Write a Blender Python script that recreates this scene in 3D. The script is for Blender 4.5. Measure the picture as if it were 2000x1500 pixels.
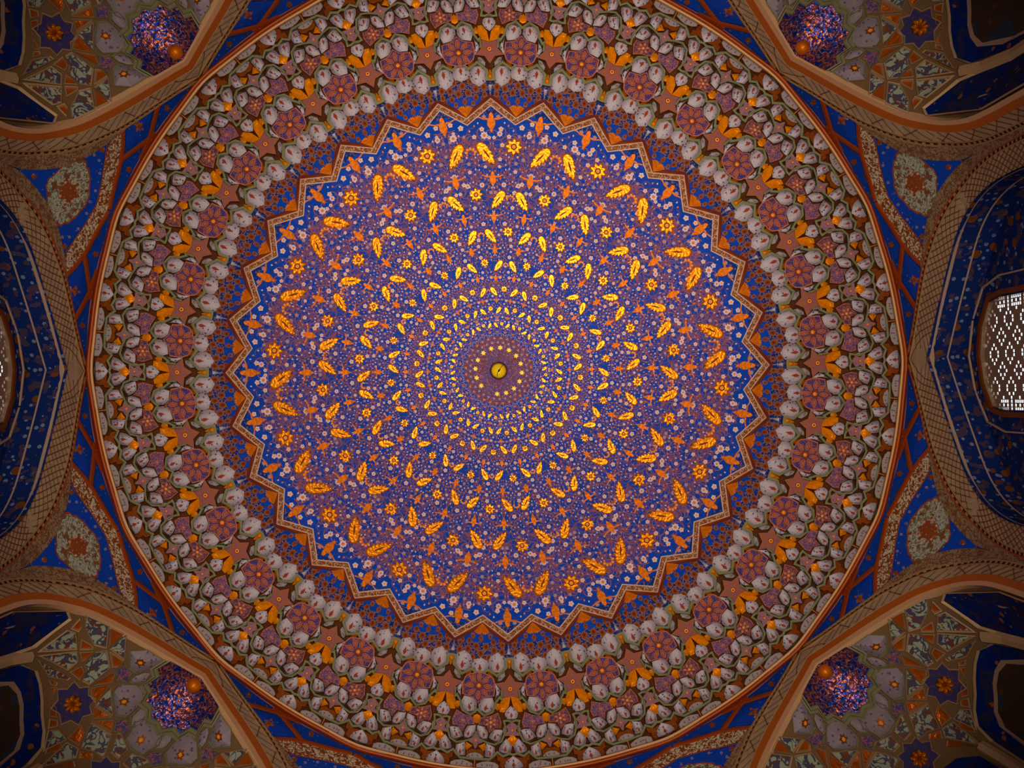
import bpy, math, random
from math import sin, cos, pi, radians, hypot, atan2, sqrt
random.seed(7)
for o in list(bpy.data.objects): bpy.data.objects.remove(o, do_unlink=True)
sc = bpy.context.scene
COL = sc.collection
F = 1944.0            # focal length in pixels of the 2000 px wide frame
H = 1.6               # eye height above the floor; every Z below is measured from the eye
# ------------------------------------------------------------------ camera, light, exposure
cam = bpy.data.objects.new('camera', bpy.data.cameras.new('camera')); COL.objects.link(cam)
cam.data.sensor_width = 36.0; cam.data.lens = F / 2000 * 36
cam.data.clip_end = 200
from mathutils import Matrix, Vector
rx, ry, rz, cx0, cy0 = -.0122, -.0233, -.0240, -.1532, .3875
Rm = Matrix.Rotation(rz, 3, 'Z') @ Matrix.Rotation(rx, 3, 'X') @ Matrix.Rotation(ry, 3, 'Y')
M3 = Matrix((Rm[0], -Rm[1], -Rm[2])).transposed()
cam.matrix_world = Matrix.Translation((cx0, cy0, H)) @ M3.to_4x4()
sc.camera = cam
w = bpy.data.worlds.new('World'); sc.world = w; w.use_nodes = True
w.node_tree.nodes['Background'].inputs[0].default_value = (.80, .90, 1, 1)
w.node_tree.nodes['Background'].inputs[1].default_value = 1.6
def lamp(name, loc, aim, energy, col, size, angle, blend=1.0):
    d = bpy.data.lights.new(name, 'SPOT'); d.energy = energy; d.color = col; d.shadow_soft_size = size
    d.spot_size = radians(angle); d.spot_blend = blend
    o = bpy.data.objects.new(name, d); COL.objects.link(o); o.location = loc
    o.rotation_euler = (Vector(aim) - Vector(loc)).to_track_quat('-Z', 'Y').to_euler()
    o['label'] = name.replace('_', ' '); return o
WARM = (1, .84, .66)
for i, (x, y) in enumerate(((-.9, -.9), (.9, -.9), (.9, .9), (-.9, .9))):
    lamp('upward_flood_lamp', (x * .9, y * .9, 1.0), (x * .5, y * .5, 15), 1500, WARM, .12, 69)
lamp('floor_flood_lamp', (-1.3, 4.6, .9), (.6, -2.4, 15.7), 2500, WARM, .08, 32)
vs = sc.view_settings
vs.view_transform = 'Standard'; vs.look = 'None'; vs.gamma = 1; vs.use_curve_mapping = False
vs.exposure = 0.0
# ------------------------------------------------------------------ materials
MATS = {}
def lin(c):
    return tuple(((v / 255) / 12.92 if v <= 10 else (((v / 255) + .055) / 1.055) ** 2.4) for v in c)
def mat(name, rgb, rough=.6, metal=0.0, bump=0.0, bscale=30.0, specks=(), emit=0, var=0.0, vscale=6.0):
    """specks: list of (kind, scale, threshold, rgb, seed) painted over the base in order"""
    m = bpy.data.materials.new(name); m.use_nodes = True; nt = m.node_tree; N = nt.nodes; L = nt.links
    b = N['Principled BSDF']; b.inputs['Roughness'].default_value = rough; b.inputs['Specular IOR Level'].default_value = .2 if (metal or bump >= .5) else (.05 if 'blue' in name else .16); b.inputs['Metallic'].default_value = metal
    tc = N.new('ShaderNodeTexCoord'); co = tc.outputs['Object']
    cur = N.new('ShaderNodeRGB'); cur.outputs[0].default_value = (*lin(rgb), 1); cur = cur.outputs[0]
    for kind, scale, th, c, seed in specks:
        mp = N.new('ShaderNodeMapping'); mp.inputs['Location'].default_value = (seed * 3.7, seed * 1.3, seed * 2.1); L.new(co, mp.inputs[0])
        if kind == 'dot':
            v = N.new('ShaderNodeTexVoronoi'); v.inputs['Scale'].default_value = scale; L.new(mp.outputs[0], v.inputs['Vector'])
            mt = N.new('ShaderNodeMath'); mt.operation = 'LESS_THAN'; mt.inputs[1].default_value = th; L.new(v.outputs['Distance'], mt.inputs[0])
            fac = mt.outputs[0]
        elif kind == 'ring':
            v = N.new('ShaderNodeTexVoronoi'); v.inputs['Scale'].default_value = scale; L.new(mp.outputs[0], v.inputs['Vector'])
            mt = N.new('ShaderNodeMath'); mt.operation = 'COMPARE'; mt.inputs[1].default_value = th; mt.inputs[2].default_value = .05; L.new(v.outputs['Distance'], mt.inputs[0])
            fac = mt.outputs[0]
        elif kind == 'curl':
            v = N.new('ShaderNodeTexNoise'); v.inputs['Scale'].default_value = scale; v.inputs['Detail'].default_value = 1.5; v.inputs['Distortion'].default_value = 1.2; L.new(mp.outputs[0], v.inputs['Vector'])
            mt = N.new('ShaderNodeMath'); mt.operation = 'COMPARE'; mt.inputs[1].default_value = .5; mt.inputs[2].default_value = th; L.new(v.outputs[0], mt.inputs[0])
            fac = mt.outputs[0]
        else:
            v = N.new('ShaderNodeTexNoise'); v.inputs['Scale'].default_value = scale; v.inputs['Detail'].default_value = 2; L.new(mp.outputs[0], v.inputs['Vector'])
            mt = N.new('ShaderNodeMath'); mt.operation = 'GREATER_THAN'; mt.inputs[1].default_value = th; L.new(v.outputs[0], mt.inputs[0])
            fac = mt.outputs[0]
        mx = N.new('ShaderNodeMix'); mx.data_type = 'RGBA'; L.new(fac, mx.inputs[0]); L.new(cur, mx.inputs[6]); mx.inputs[7].default_value = (*lin(c), 1); cur = mx.outputs[2]
    if var:
        v = N.new('ShaderNodeTexNoise'); v.inputs['Scale'].default_value = vscale; v.inputs['Detail'].default_value = 3; L.new(co, v.inputs['Vector'])
        mr = N.new('ShaderNodeMapRange'); mr.inputs[1].default_value = .3; mr.inputs[2].default_value = .7; mr.inputs[3].default_value = 1 - var; mr.inputs[4].default_value = 1 + var * .5; L.new(v.outputs[0], mr.inputs[0])
        hs = N.new('ShaderNodeHueSaturation'); L.new(mr.outputs[0], hs.inputs['Value']); L.new(cur, hs.inputs['Color']); cur = hs.outputs[0]
    L.new(cur, b.inputs['Base Color'])
    if bump:
        v = N.new('ShaderNodeTexNoise'); v.inputs['Scale'].default_value = bscale; v.inputs['Detail'].default_value = 3; L.new(co, v.inputs['Vector'])
        bp = N.new('ShaderNodeBump'); bp.inputs['Strength'].default_value = bump; bp.inputs['Distance'].default_value = .02; L.new(v.outputs[0], bp.inputs['Height']); L.new(bp.outputs[0], b.inputs['Normal'])
    MATS[name] = m; return m
mat('dome_blue', (0, 68, 186), .5, specks=[('curl', 13, .010, (96, 60, 120), 2)], var=.12, vscale=2)
mat('star_gold', (255, 214, 60), .4, .1)
mat('boss_gold', (255, 214, 24), .34, .15, .3, 30)
mat('cell_border_shade', (112, 108, 82), .6)  # greenish painted border, its dark tone also standing in for shade at the edge
mat('centre_purple', (84, 66, 150), .55, specks=[('dot', 26, .32, (160, 90, 90), 1), ('dot', 34, .28, (150, 105, 150), 4), ('curl', 22, .05, (110, 45, 40), 9)])
mat('gold', (250, 146, 14), .32, .6, .35, 26, var=.12, vscale=14)
mat('gold_facet', (255, 146, 10), .32, .2, .9, 26)
mat('old_gold', (216, 112, 8), .5, .45, .4, 25, var=.15, vscale=9)
mat('brown_gilt', (138, 66, 8), .45, .35, .5, 14, var=.25, vscale=6)
mat('slit_brown', (120, 52, 10), .6)
mat('vine_pink', (150, 84, 92), .6)
mat('vine_violet', (104, 70, 134), .6)
mat('blossom', (222, 200, 216), .6)
mat('blossom_dim', (160, 138, 176), .6)
mat('bud_orange', (222, 124, 50), .55)
mat('heart_orange', (255, 156, 50), .5)
mat('border_cream', (214, 170, 140), .5)
mat('border_white', (208, 176, 160), .5)
mat('border_brown', (132, 62, 34), .6, specks=[('curl', 14, .03, (176, 146, 96), 3)])
mat('border_red', (116, 42, 8), .6)
mat('frieze_blue', (14, 50, 128), .6, specks=[('dot', 24, .34, (118, 84, 124), 1), ('dot', 30, .25, (130, 90, 110), 5)])
mat('eye_rim', (160, 110, 78), .6)
mat('eye_fill', (140, 70, 34), .6)
mat('eye_core', (112, 30, 10), .6)
mat('cell_pale', (182, 170, 182), .5, specks=[('dot', 19, .25, (92, 76, 112), 1), ('dot', 27, .2, (130, 106, 136), 3)], bump=.3, bscale=9)
mat('cell_grey', (148, 142, 148), .55, specks=[('dot', 17, .22, (110, 95, 128), 2)], bump=.2, bscale=9)  # greyer paint of the side niches and crescents
mat('drop_red', (156, 58, 30), .55)
mat('rim_green', (146, 148, 108), .55)
mat('gap_dark', (92, 46, 18), .8)
mat('rosette_ground', (58, 52, 122), .6, specks=[('curl', 16, .05, (150, 74, 60), 3)])
mat('petal_red', (186, 104, 78), .55)
mat('petal_in', (214, 134, 92), .55)
mat('petal_core', (146, 70, 44), .55)
mat('six_star', (158, 88, 66), .6, specks=[('dot', 34, .36, (120, 84, 130), 1)])
mat('edge_orange', (160, 100, 60), .5)
mat('star_violet', (74, 64, 132), .6, specks=[('curl', 18, .06, (156, 88, 80), 3), ('dot', 30, .2, (180, 120, 110), 6)])
mat('star_dark', (80, 54, 92), .6, specks=[('curl', 18, .07, (156, 84, 60), 5)])
mat('star_pink', (150, 104, 110), .6, specks=[('dot', 34, .33, (110, 84, 140), 6)])
mat('cornice_cream', (226, 172, 112), .45)
mat('cornice_red', (176, 78, 22), .4, .15)
mat('wall_blue', (20, 66, 170), .6, specks=[('dot', 13, .2, (96, 110, 150), 1), ('dot', 9, .16, (110, 60, 40), 4), ('noise', 7, .60, (70, 66, 104), 4)])
mat('panel_blue', (16, 70, 190), .6, specks=[('dot', 12, .13, (130, 140, 170), 1)])
mat('strap_red', (162, 68, 20), .55)
mat('medallion', (176, 186, 170), .6, specks=[('noise', 12, .56, (128, 66, 30), 4), ('curl', 18, .05, (120, 100, 72), 8)])
mat('medallion_brown', (142, 70, 26), .6, specks=[('dot', 20, .2, (190, 140, 110), 2)])
mat('vine_band', (206, 196, 166), .55, specks=[('curl', 15, .07, (136, 70, 30), 3)])
mat('vine_band_dim', (150, 128, 98), .6, specks=[('curl', 17, .06, (118, 74, 44), 6)])
mat('moulding_cream', (206, 158, 116), .5)
mat('moulding_brown', (186, 98, 16), .45, .2)
mat('lattice_ground', (176, 150, 118), .6, specks=[('dot', 16, .2, (132, 138, 120), 2)], var=.2, vscale=3)
mat('lattice_line', (116, 62, 30), .6)
mat('bead_dark', (52, 38, 26), .7)
mat('bead_light', (170, 128, 86), .6)
mat('soffit_blue', (18, 38, 100), .6, specks=[('dot', 10, .24, (110, 118, 150), 1), ('dot', 5, .26, (112, 62, 26), 4), ('noise', 9, .58, (70, 54, 78), 2)])
mat('window_frame', (112, 54, 16), .5)
mat('window_mesh', (140, 112, 92), .35, .2)
mat('squinch_gap_shade', (124, 92, 62), .65)  # darkened: shade between ribs put into the colour so they look raised
mat('rib', (196, 158, 118), .5)
mat('rib_green', (142, 138, 104), .5)
mat('floral', (158, 166, 146), .5, specks=[('noise', 10, .55, (120, 62, 40), 2), ('curl', 9, .06, (78, 72, 96), 5)], bump=.4, bscale=12)
mat('squinch_brown', (186, 88, 12), .32, .45, .8, 14)
mat('lobe', (150, 134, 146), .5, specks=[('dot', 17, .24, (104, 84, 124), 1)], bump=.3, bscale=9)
mat('fan_blue', (14, 50, 140), .34, .6, specks=[('curl', 15, .05, (196, 104, 50), 2), ('noise', 24, .56, (110, 56, 90), 7)], bump=1.0, bscale=16)
mat('boss_ground', (58, 52, 110), .6, specks=[('dot', 22, .3, (100, 56, 60), 1)])
mat('niche_dark', (66, 50, 34), .7, specks=[('noise', 4, .58, (44, 60, 84), 2), ('dot', 6, .2, (92, 60, 30), 5)])  # floral paint, darkened to stand in for light falling off in the corners
mat('niche_blue', (6, 34, 110), .6, specks=[('dot', 7, .22, (150, 80, 34), 3), ('noise', 6, .55, (40, 40, 80), 6)])  # blue paint, likewise darkened for the dim corners
mat('niche_line', (170, 140, 120), .6)
mat('plaster', (170, 140, 110), .8)
mat('floor_stone', (120, 90, 70), .7)
mat('iron', (22, 14, 10), .5)
# ------------------------------------------------------------------ helpers
def shear(x, y, s=.0087):
    c = (x + y) / 2 * (1 + s); d = (x - y) / 2 * (1 - s); return c + d, c - d
class MB:
    def __init__(s): s.v = []; s.f = []; s.m = []; s.names = []
    def mi(s, name):
        if name not in s.names: s.names.append(name)
        return s.names.index(name)
    def add(s, vs, fs, m):
        n = len(s.v); s.v += vs; i = s.mi(m)
        for f in fs: s.f.append([n + k for k in f]); s.m.append(i)
    def build(s, name, smooth=False):
        me = bpy.data.meshes.new(name); me.from_pydata([(x, y, z + H) for x, y, z in s.v], [], s.f)
        for n in s.names: me.materials.append(MATS[n])
        me.polygons.foreach_set('material_index', s.m)
        if smooth: me.polygons.foreach_set('use_smooth', [True] * len(s.f))
        me.update(); return me
CELLR = radians(11.25)
# Zf functions: ideal pixel plane (u,v) -> Z of the surface on that line of sight from the room's axis
ZQ = {}
def dome_z(q):
    R = 3.
    for i in range(12): R = q / F * (15 - (R / 3.82) ** 2)
    return 15 - (R / 3.82) ** 2
DT = [dome_z(i * 5) for i in range(110)]
def zdome(u, v):
    q = hypot(u, v)
    if q >= 530: return interp(q, (530, 560, 600), (14.0, 13.82, 13.6))
    i = int(q / 5); f = q / 5 - i; return DT[i] * (1 - f) + DT[i + 1] * f
def interp(x, X, Y):
    if x <= X[0]: return Y[0]
    for i in range(len(X) - 1):
        if x <= X[i + 1]: return Y[i] + (Y[i + 1] - Y[i]) * (x - X[i]) / (X[i + 1] - X[i])
    return Y[-1]
def oct_r(phi, A=5.1):
    p = (phi + pi / 8) % (pi / 4) - pi / 8; return A / cos(p)
def zwall(u, v):
    q = hypot(u, v); phi = atan2(v, u); lo, hi = 4.0, 13.5
    for i in range(26):
        z = (lo + hi) / 2
        t = min(1, max(0, (z - 10.7) / 1.6)); R = (1 - t) * oct_r(phi) + t * 5.08
        if R / z * F > q: lo = z
        else: hi = z
    return (lo + hi) / 2
def P(u, v, z): return (u * z / F, v * z / F, z)
def pol(q, t):                      # t in half cells of 5.625 degrees
    a = radians(5.625) * t; return q * cos(a), q * sin(a)
def mirror_t(pts): return [(q, -t) for q, t in reversed(pts)]
def centroid(p): return (sum(a for a, b in p) / len(p), sum(b for a, b in p) / len(p))
def inset(p, k):
    c = centroid(p); return [(c[0] + (a - c[0]) * k, c[1] + (b - c[1]) * k) for a, b in p]
def plate(mb, uv, zf, dz, m, skirt=0.0, side=None, center=None):
    """flat relief piece on a surface: face at zf-dz, sides back to zf-dz+skirt; center=extra relief in its middle"""
    n = len(uv); top = [P(u, v, zf(u, v) - dz) for u, v in uv]
    if center is None: mb.add(top, [list(range(n))], m)
    else:
        c = centroid(uv); mb.add(top + [P(c[0], c[1], zf(*c) - dz - center)], [[i, (i + 1) % n, n] for i in range(n)], m)
    if skirt:
        bot = [P(u, v, zf(u, v) - dz + skirt) for u, v in uv]
        mb.add(top + bot, [[i, (i + 1) % n, n + (i + 1) % n, n + i] for i in range(n)], side or m)
def ribbon(mb, pts, wd, zf, dz, m, skirt=.006, closed=False, ridge=0.0):
    n = len(pts); Lp, Rp = [], []
    for i, (x, y) in enumerate(pts):
        a = pts[(i - 1) % n] if (closed or i) else pts[i]; b = pts[(i + 1) % n] if (closed or i < n - 1) else pts[i]
        dx, dy = b[0] - a[0], b[1] - a[1]; l = hypot(dx, dy) or 1; h = wd / 2 if not callable(wd) else wd(i / max(1, n - 1)) / 2
        if 0 < i < n - 1 or closed:
            d1 = hypot(x - a[0], y - a[1]) or 1; d2 = hypot(b[0] - x, b[1] - y) or 1
            c = ((x - a[0]) * (b[0] - x) + (y - a[1]) * (b[1] - y)) / d1 / d2
            h /= max(.5, sqrt(max(0, (1 + c) / 2)))
            t1 = ((x - a[0]) / d1 + (b[0] - x) / d2, (y - a[1]) / d1 + (b[1] - y) / d2); l = hypot(*t1) or 1; dx, dy = t1
        Lp.append((x - dy / l * h, y + dx / l * h)); Rp.append((x + dy / l * h, y - dx / l * h))
    seg = range(n if closed else n - 1)
    tl = [P(u, v, zf(u, v) - dz) for u, v in Lp]; tr = [P(u, v, zf(u, v) - dz) for u, v in Rp]
    if ridge:
        tc = [P(u, v, zf(u, v) - dz - ridge) for u, v in pts]
        mb.add(tl + tc + tr, [[i, (i + 1) % n, n + (i + 1) % n, n + i] for i in seg] + [[n + i, n + (i + 1) % n, 2 * n + (i + 1) % n, 2 * n + i] for i in seg], m)
    else: mb.add(tl + tr, [[i, (i + 1) % n, n + (i + 1) % n, n + i] for i in seg], m)
    if skirt:
        for t, Q in ((tl, Lp), (tr, Rp)):
            bt = [P(u, v, zf(u, v) - dz + skirt) for u, v in Q]
            mb.add(t + bt, [[i, (i + 1) % n, n + (i + 1) % n, n + i] for i in seg], m)
def root(name, label, cat=None, group=None, kind=None):
    o = bpy.data.objects.new(name, None); COL.objects.link(o); o.empty_display_size = .2
    o.rotation_euler = (0, 0, pi / 4); o.scale = (1.0087, .9913, 1)     # the building is a hair out of square
    o['label'] = label
    if cat: o['category'] = cat
    if group: o['group'] = group
    if kind: o['kind'] = kind
    return o
def part(name, me, par, ang=0.0, label=None, kind=None, top=True):
    o = bpy.data.objects.new(name, me); COL.objects.link(o); o.parent = par
    o.rotation_euler = (0, 0, ang - pi / 4 if top else ang)
    if label: o['label'] = label
    if kind: o['kind'] = kind
    return o
def star_pts(cx, cy, r1, r2, n, a0=0.0, sx=1.0, sy=1.0):
    return [(cx + sx * (r1 if i % 2 == 0 else r2) * cos(a0 + pi * i / n), cy + sy * (r1 if i % 2 == 0 else r2) * sin(a0 + pi * i / n)) for i in range(2 * n)]
def circ(cx, cy, r, n=10, a0=0.0): return [(cx + r * cos(a0 + 2 * pi * i / n), cy + r * sin(a0 + 2 * pi * i / n)) for i in range(n)]
def local(q, unit, ang=0.0, s=1.0):
    """frame at radius q, angle unit*11.25deg: x tangential, y outward, rotated by ang"""
    a = unit * CELLR; ca, sa = cos(a), sin(a); c, d = cos(ang), sin(ang)
    def f(x, y):
        x, y = x * s, y * s; x, y = x * c - y * d, x * d + y * c
        r = q + y; return r * ca - x * sa, r * sa + x * ca
    return f

# ================================================================== DOME
dome = root('ceiling', 'shallow blue dome painted with rings of gilded leaves and flowers', kind='structure')
mb = MB(); NA = 128; rad = [0, 20, 40, 62, 90, 130, 180, 240, 300, 360, 420, 470, 500, 540]
vs_ = []
for q in rad:
    for i in range(NA):
        a = 2 * pi * i / NA; u, v = q * cos(a), q * sin(a); vs_.append(P(u, v, zdome(u, v)))
fs = [[j * NA + i, j * NA + (i + 1) % NA, (j + 1) * NA + (i + 1) % NA, (j + 1) * NA + i] for j in range(len(rad) - 1) for i in range(NA)]
mb.add(vs_, fs, 'dome_blue')
part('dome_shell', mb.build('dome_shell', True), dome)
RING = [438, 345, 272, 212, 160, 122, 92.3]
PH = [.5, 1.5, .5, 1.5, .5, 1.5, .5]
LOT = [490, 378, 302.5, 238, 183, 138, 105, 76.5]
def leaf_mesh(hand, q, unit, s, ang):
    f = local(q, unit, ang * hand, s * 1.14); mb = MB()
    right = [(2, 24), (6, 22), (8.5, 16), (8.6, 9), (12.4, 5), (7.4, 3.5), (11.2, -3.5), (6.2, -4), (9.4, -11), (4.8, -11.5), (6.8, -18.5), (2.2, -18.5), (1, -25)]
    left = [(-1, -24.5), (-4.5, -19), (-3.9, -14), (-8.2, -11.5), (-5.6, -7), (-9.6, -4), (-7.6, 2), (-9, 8), (-8, 15), (-5, 21.5), (-1, 24)]
    o = [(x * hand * 1.14, y) for x, y in right + left]; n = len(o)
    inn = [(x * .80, y * .88 + .5) for x, y in o]
    uv1 = [f(*p) for p in o]; uv2 = [f(*p) for p in inn]
    zf = zdome; t1 = [P(u, v, zf(u, v) - .012) for u, v in uv1]; t2 = [P(u, v, zf(u, v) - .012 - .026 * s) for u, v in uv2]; t0 = [P(u, v, zf(u, v)) for u, v in uv1]
    mb.add(t1 + t2, [[i, (i + 1) % n, n + (i + 1) % n, n + i] for i in range(n)] + [list(range(n, 2 * n))], 'gold')
    mb.add(t0 + t1, [[i, (i + 1) % n, n + (i + 1) % n, n + i] for i in range(n)], 'slit_brown')
    wv = 2.0 if s > .4 else 3.0
    sl = [(0, 11), (wv * .8 * hand, 4), (1.3 * hand, -6), (0, -12), (-wv * .8 * hand, -3), (-1.0 * hand, 5)]
    plate(mb, [f(*p) for p in sl], zf, .022 + .03 * s, 'slit_brown', .005)
    return mb.build('gilded_leaf')
def flower_mesh(q, unit, s):
    f = local(q, unit, 0, s); mb = MB(); n = 40; zf = zdome
    o = []; o2 = []
    for i in range(n):
        a = 2 * pi * i / n; c = cos(8 * a); r = 15.6 + 4.0 * c
        o.append((r * sin(a), r * cos(a))); o2.append((.78 * r * sin(a), .78 * r * cos(a)))
    uv1 = [f(*p) for p in o]; uv2 = [f(*p) for p in o2]
    t1 = [P(u, v, zf(u, v) - .012) for u, v in uv1]; t2 = [P(u, v, zf(u, v) - .012 - .024 * s) for u, v in uv2]; t0 = [P(u, v, zf(u, v)) for u, v in uv1]
    mb.add(t1 + t2, [[i, (i + 1) % n, n + (i + 1) % n, n + i] for i in range(n)] + [list(range(n, 2 * n))], 'gold')
    mb.add(t0 + t1, [[i, (i + 1) % n, n + (i + 1) % n, n + i] for i in range(n)], 'slit_brown')
    plate(mb, [f(*p) for p in circ(0, 0, 6.3, 12)], zf, .014 + .027 * s, 'slit_brown', .004)
    plate(mb, [f(*p) for p in circ(0, 0, 3.8, 10)], zf, .02 + .03 * s, 'heart_orange', .008)
    return mb.build('gilded_flower')
def lotus_mesh(q, s):
    f = local(q, 0, 0, s); mb = MB(); zf = zdome
    body = [(0, -26), (3, -18), (6.5, -12), (7, -5), (5, 0), (4, 4), (3.4, 10), (0, 14), (-3.4, 10), (-4, 4), (-5, 0), (-7, -5), (-6.5, -12), (-3, -18)]
    plate(mb, [f(x * 1.15, y) for x, y in body], zf, .014, 'old_gold', .014, center=.003)
    for h in (-1, 1):
        arm = [f(h * x, y) for x, y in ((3, -1), (9, .8), (15, .5), (21, 3), (25, 4.5), (28, 2.5))]
        ribbon(mb, arm, lambda t: (4.0 - 3.2 * t) * s + .3, zf, .012, 'old_gold', .012)
    return mb.build('lotus_ornament')
for k, (q, ph) in enumerate(zip(RING, PH)):
    s = q / 438. * (1.0 if k < 4 else 1.06)
    fm = flower_mesh(q, 0, s)
    lm = [leaf_mesh(h, q * .967, .635 * h, s, -.60) for h in (1, -1)]
    for i in range(16):
        a = (ph + 2 * i) * CELLR
        part('gilded_flower', fm, dome, a)
        for h in (0, 1): part('gilded_leaf', lm[h], dome, a)
for k, q in enumerate(LOT):
    me = lotus_mesh(q, q / 490. * (1.0 if k < 5 else .95))
    for i in range(32): part('lotus_ornament', me, dome, i * CELLR)
# small white flowers, buds and scrolling stems, one 22.5 degree cell copied round the dome
def blossom(mb, f, r, zf, dz, m1='blossom', m2='bud_orange', n=8):
    o = [((r * (1.0 if i % 2 == 0 else .74)) * sin(pi * i / n), (r * (1.0 if i % 2 == 0 else .74)) * cos(pi * i / n)) for i in range(2 * n)]
    plate(mb, [f(*p) for p in o], zf, dz, m1)
    plate(mb, [f(*p) for p in circ(0, 0, r * .42, 6)], zf, dz + .003, m2)
bigf = []
for rr, uu, qq in ((8.2, .66, 459), (6.0, .32, 462), (5.2, .84, 499), (6.0, .50, 385), (5.4, .80, 363), (5.5, .2, 363)):
    mb = MB(); blossom(mb, local(qq, 0), rr, zdome, .012); me = mb.build('white_flower')
    for i in range(16):
        for h in (-1, 1):
            if uu == .5 and h == 1: continue
            part('white_flower', me, dome, (.5 + 2 * i + h * uu + (1 if qq < 400 else 0)) * CELLR)
bl, vn, bd = MB(), MB(), MB()
rnd = random.Random(11)
def blocked(q, un, mar):
    for k, (rq, ph) in enumerate(zip(RING, PH)):
        s = rq / 438.
        for j in (-3, -1, 0, 1, 2, 3, 4):
            c = ph + 2 * j
            if abs(q - rq) < 19 * s + mar and abs(un - c) * CELLR * q < 19 * s + mar and hypot(q - rq, (un - c) * CELLR * q) < 19 * s + mar: return True
            for h in (-1, 1):
                dx = (un - c - h * .635) * CELLR * q; dy = q - rq * .967; ang = -.60 * h
                x = dx * cos(ang) + dy * sin(ang); y = -dx * sin(ang) + dy * cos(ang)
                if (x / (13 * s + mar)) ** 2 + (y / (28 * s + mar)) ** 2 < 1: return True
    for lq in LOT:
        s = lq / 490.; dx = (un - round(un)) * CELLR * q; dy = q - lq
        if abs(dx) < 7 * s + mar and -24 * s < dy < 12 * s: return True
    return False
placed = []
def free(q, un, r):
    x, y = q * cos(un * CELLR), q * sin(un * CELLR)
    for a, b, c in placed:
        if (x - a) ** 2 + (y - b) ** 2 < (r + c) ** 2: return False
    placed.append((x, y, r)); return True
def top_q(un):        # inner edge of the zigzag
    t = abs((un + .5) % 1 - .5) * 2; return 514 - 36 * t
for n_ in range(5200):
    q = 68 + 432 * rnd.random() ** .8; un = rnd.uniform(0, 1)
    if q > top_q(un) - 7: continue
    sc_ = (q / 438) ** .55; kind = rnd.random(); r = (5.6 if kind < .2 else 4.1 if kind < .5 else 2.2) * sc_ * rnd.uniform(.85, 1.15)
    if blocked(q, un, r * .5) or un * CELLR * q < r * .8 or (1 - un) * CELLR * q < r * .8 or not free(q, un, r * (1.15 + .5 * q / 438)): continue
    for c in (0,):
        for h in (-1, 1):
            f = local(q, h * un + .5 if False else .5 * 0 + h * un, 0, 1)
            if kind < .5: blossom(bl, f, r, zdome, .009, 'blossom' if kind < .3 else 'blossom_dim', 'heart_orange' if kind < .35 else 'bud_orange', 5)
            else: plate(bd, [f(*p) for p in ((0, r * 1.2), (r * .8, 0), (0, -r * 1.1), (-r * .8, 0))], zdome, .008, 'bud_orange' if kind < .8 else 'blossom')
for n_ in range(420):
    q = 60 + 440 * rnd.random() ** .85; un = rnd.uniform(0, 1)
    if q > top_q(un) - 10: continue
    s = (q / 438) ** .8; r = rnd.uniform(5, 19) * s; a0 = rnd.uniform(0, 2 * pi); sw = rnd.uniform(1.6, 4.4); sp = rnd.uniform(0, .55); seg = 9
    pts = [(r * (1 - sp * i / seg) * cos(a0 + sw * i / seg), r * (1 - sp * i / seg) * sin(a0 + sw * i / seg)) for i in range(seg + 1)]
    m = 'vine_pink' if rnd.random() < .55 else 'vine_violet'
    for h in (-1, 1):
        f = local(q, h * un); uv = [f(x * h, y) for x, y in pts]
        if max(hypot(*p) for p in uv) > 480: continue
        ribbon(vn, uv, (1.5 * s + .35), zdome, .004, m, 0)
mb_, mv_, mo_ = bl.build('blossoms'), vn.build('scrolling_stems'), bd.build('buds')
for i in range(16):
    part('blossoms', mb_, dome, 2 * i * CELLR, kind='stuff'); part('scrolling_stems', mv_, dome, 2 * i * CELLR, kind='stuff'); part('buds', mo_, dome, 2 * i * CELLR, kind='stuff')
# crown sprays between the leaves
for k, (q, ph) in enumerate(zip(RING[:5], PH)):
    mb = MB(); f = local(q * .972, 0, 0, q / 438.)
    ribbon(mb, [f(8 * cos(a), 8 * sin(a)) for a in [pi * i / 6 for i in range(-1, 8)]], 2.6 * q / 438 + .4, zdome, .012, 'old_gold', .008)
    for a in (.25, .9, 1.57, 2.24, 2.9): plate(mb, [f(x + 10 * cos(a), y + 10 * sin(a)) for x, y in circ(0, 0, 2.4, 6)], zdome, .014, 'heart_orange', .01)
    me = mb.build('crown_spray')
    for i in range(16): part('crown_spray', me, dome, (ph + 1 + 2 * i) * CELLR)
# centre: purple ground, scalloped edge, three-dot sprays, gilt six-pointed stars
mb = MB(); n = 160
mb.add([P(k_ * (66 + 3 * abs(sin(16 * pi * i / n))) * cos(2 * pi * i / n), k_ * (66 + 3 * abs(sin(16 * pi * i / n))) * sin(2 * pi * i / n), zdome(66 * k_, 0) - .004) for k_ in (.01, .2, .35, .5, .6, .7, .8, .9, 1) for i in range(n)], [[j * n + i, j * n + (i + 1) % n, (j + 1) * n + (i + 1) % n, (j + 1) * n + i] for j in range(8) for i in range(n)], 'centre_purple')
part('centre_field', mb.build('centre_field'), dome)
mb = MB()
for i in range(32):
    f = local(68.5, i + .5); ribbon(mb, [f(6.4 * cos(a), 4.2 * sin(a)) for a in [pi * j / 6 for j in range(7)]], .9, zdome, .012, 'blossom_dim', 0)
    for rr, o in ((64, .5), (55.5, 0.)):
        g = local(rr, i + o)
        for dx, dy in ((0, 1.3), (1.3, -.9), (-1.3, -.9)): plate(mb, [g(dx + x, dy + y) for x, y in circ(0, 0, 1.15, 5)], zdome, .012, 'heart_orange' if rr > 60 else 'border_cream')
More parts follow.
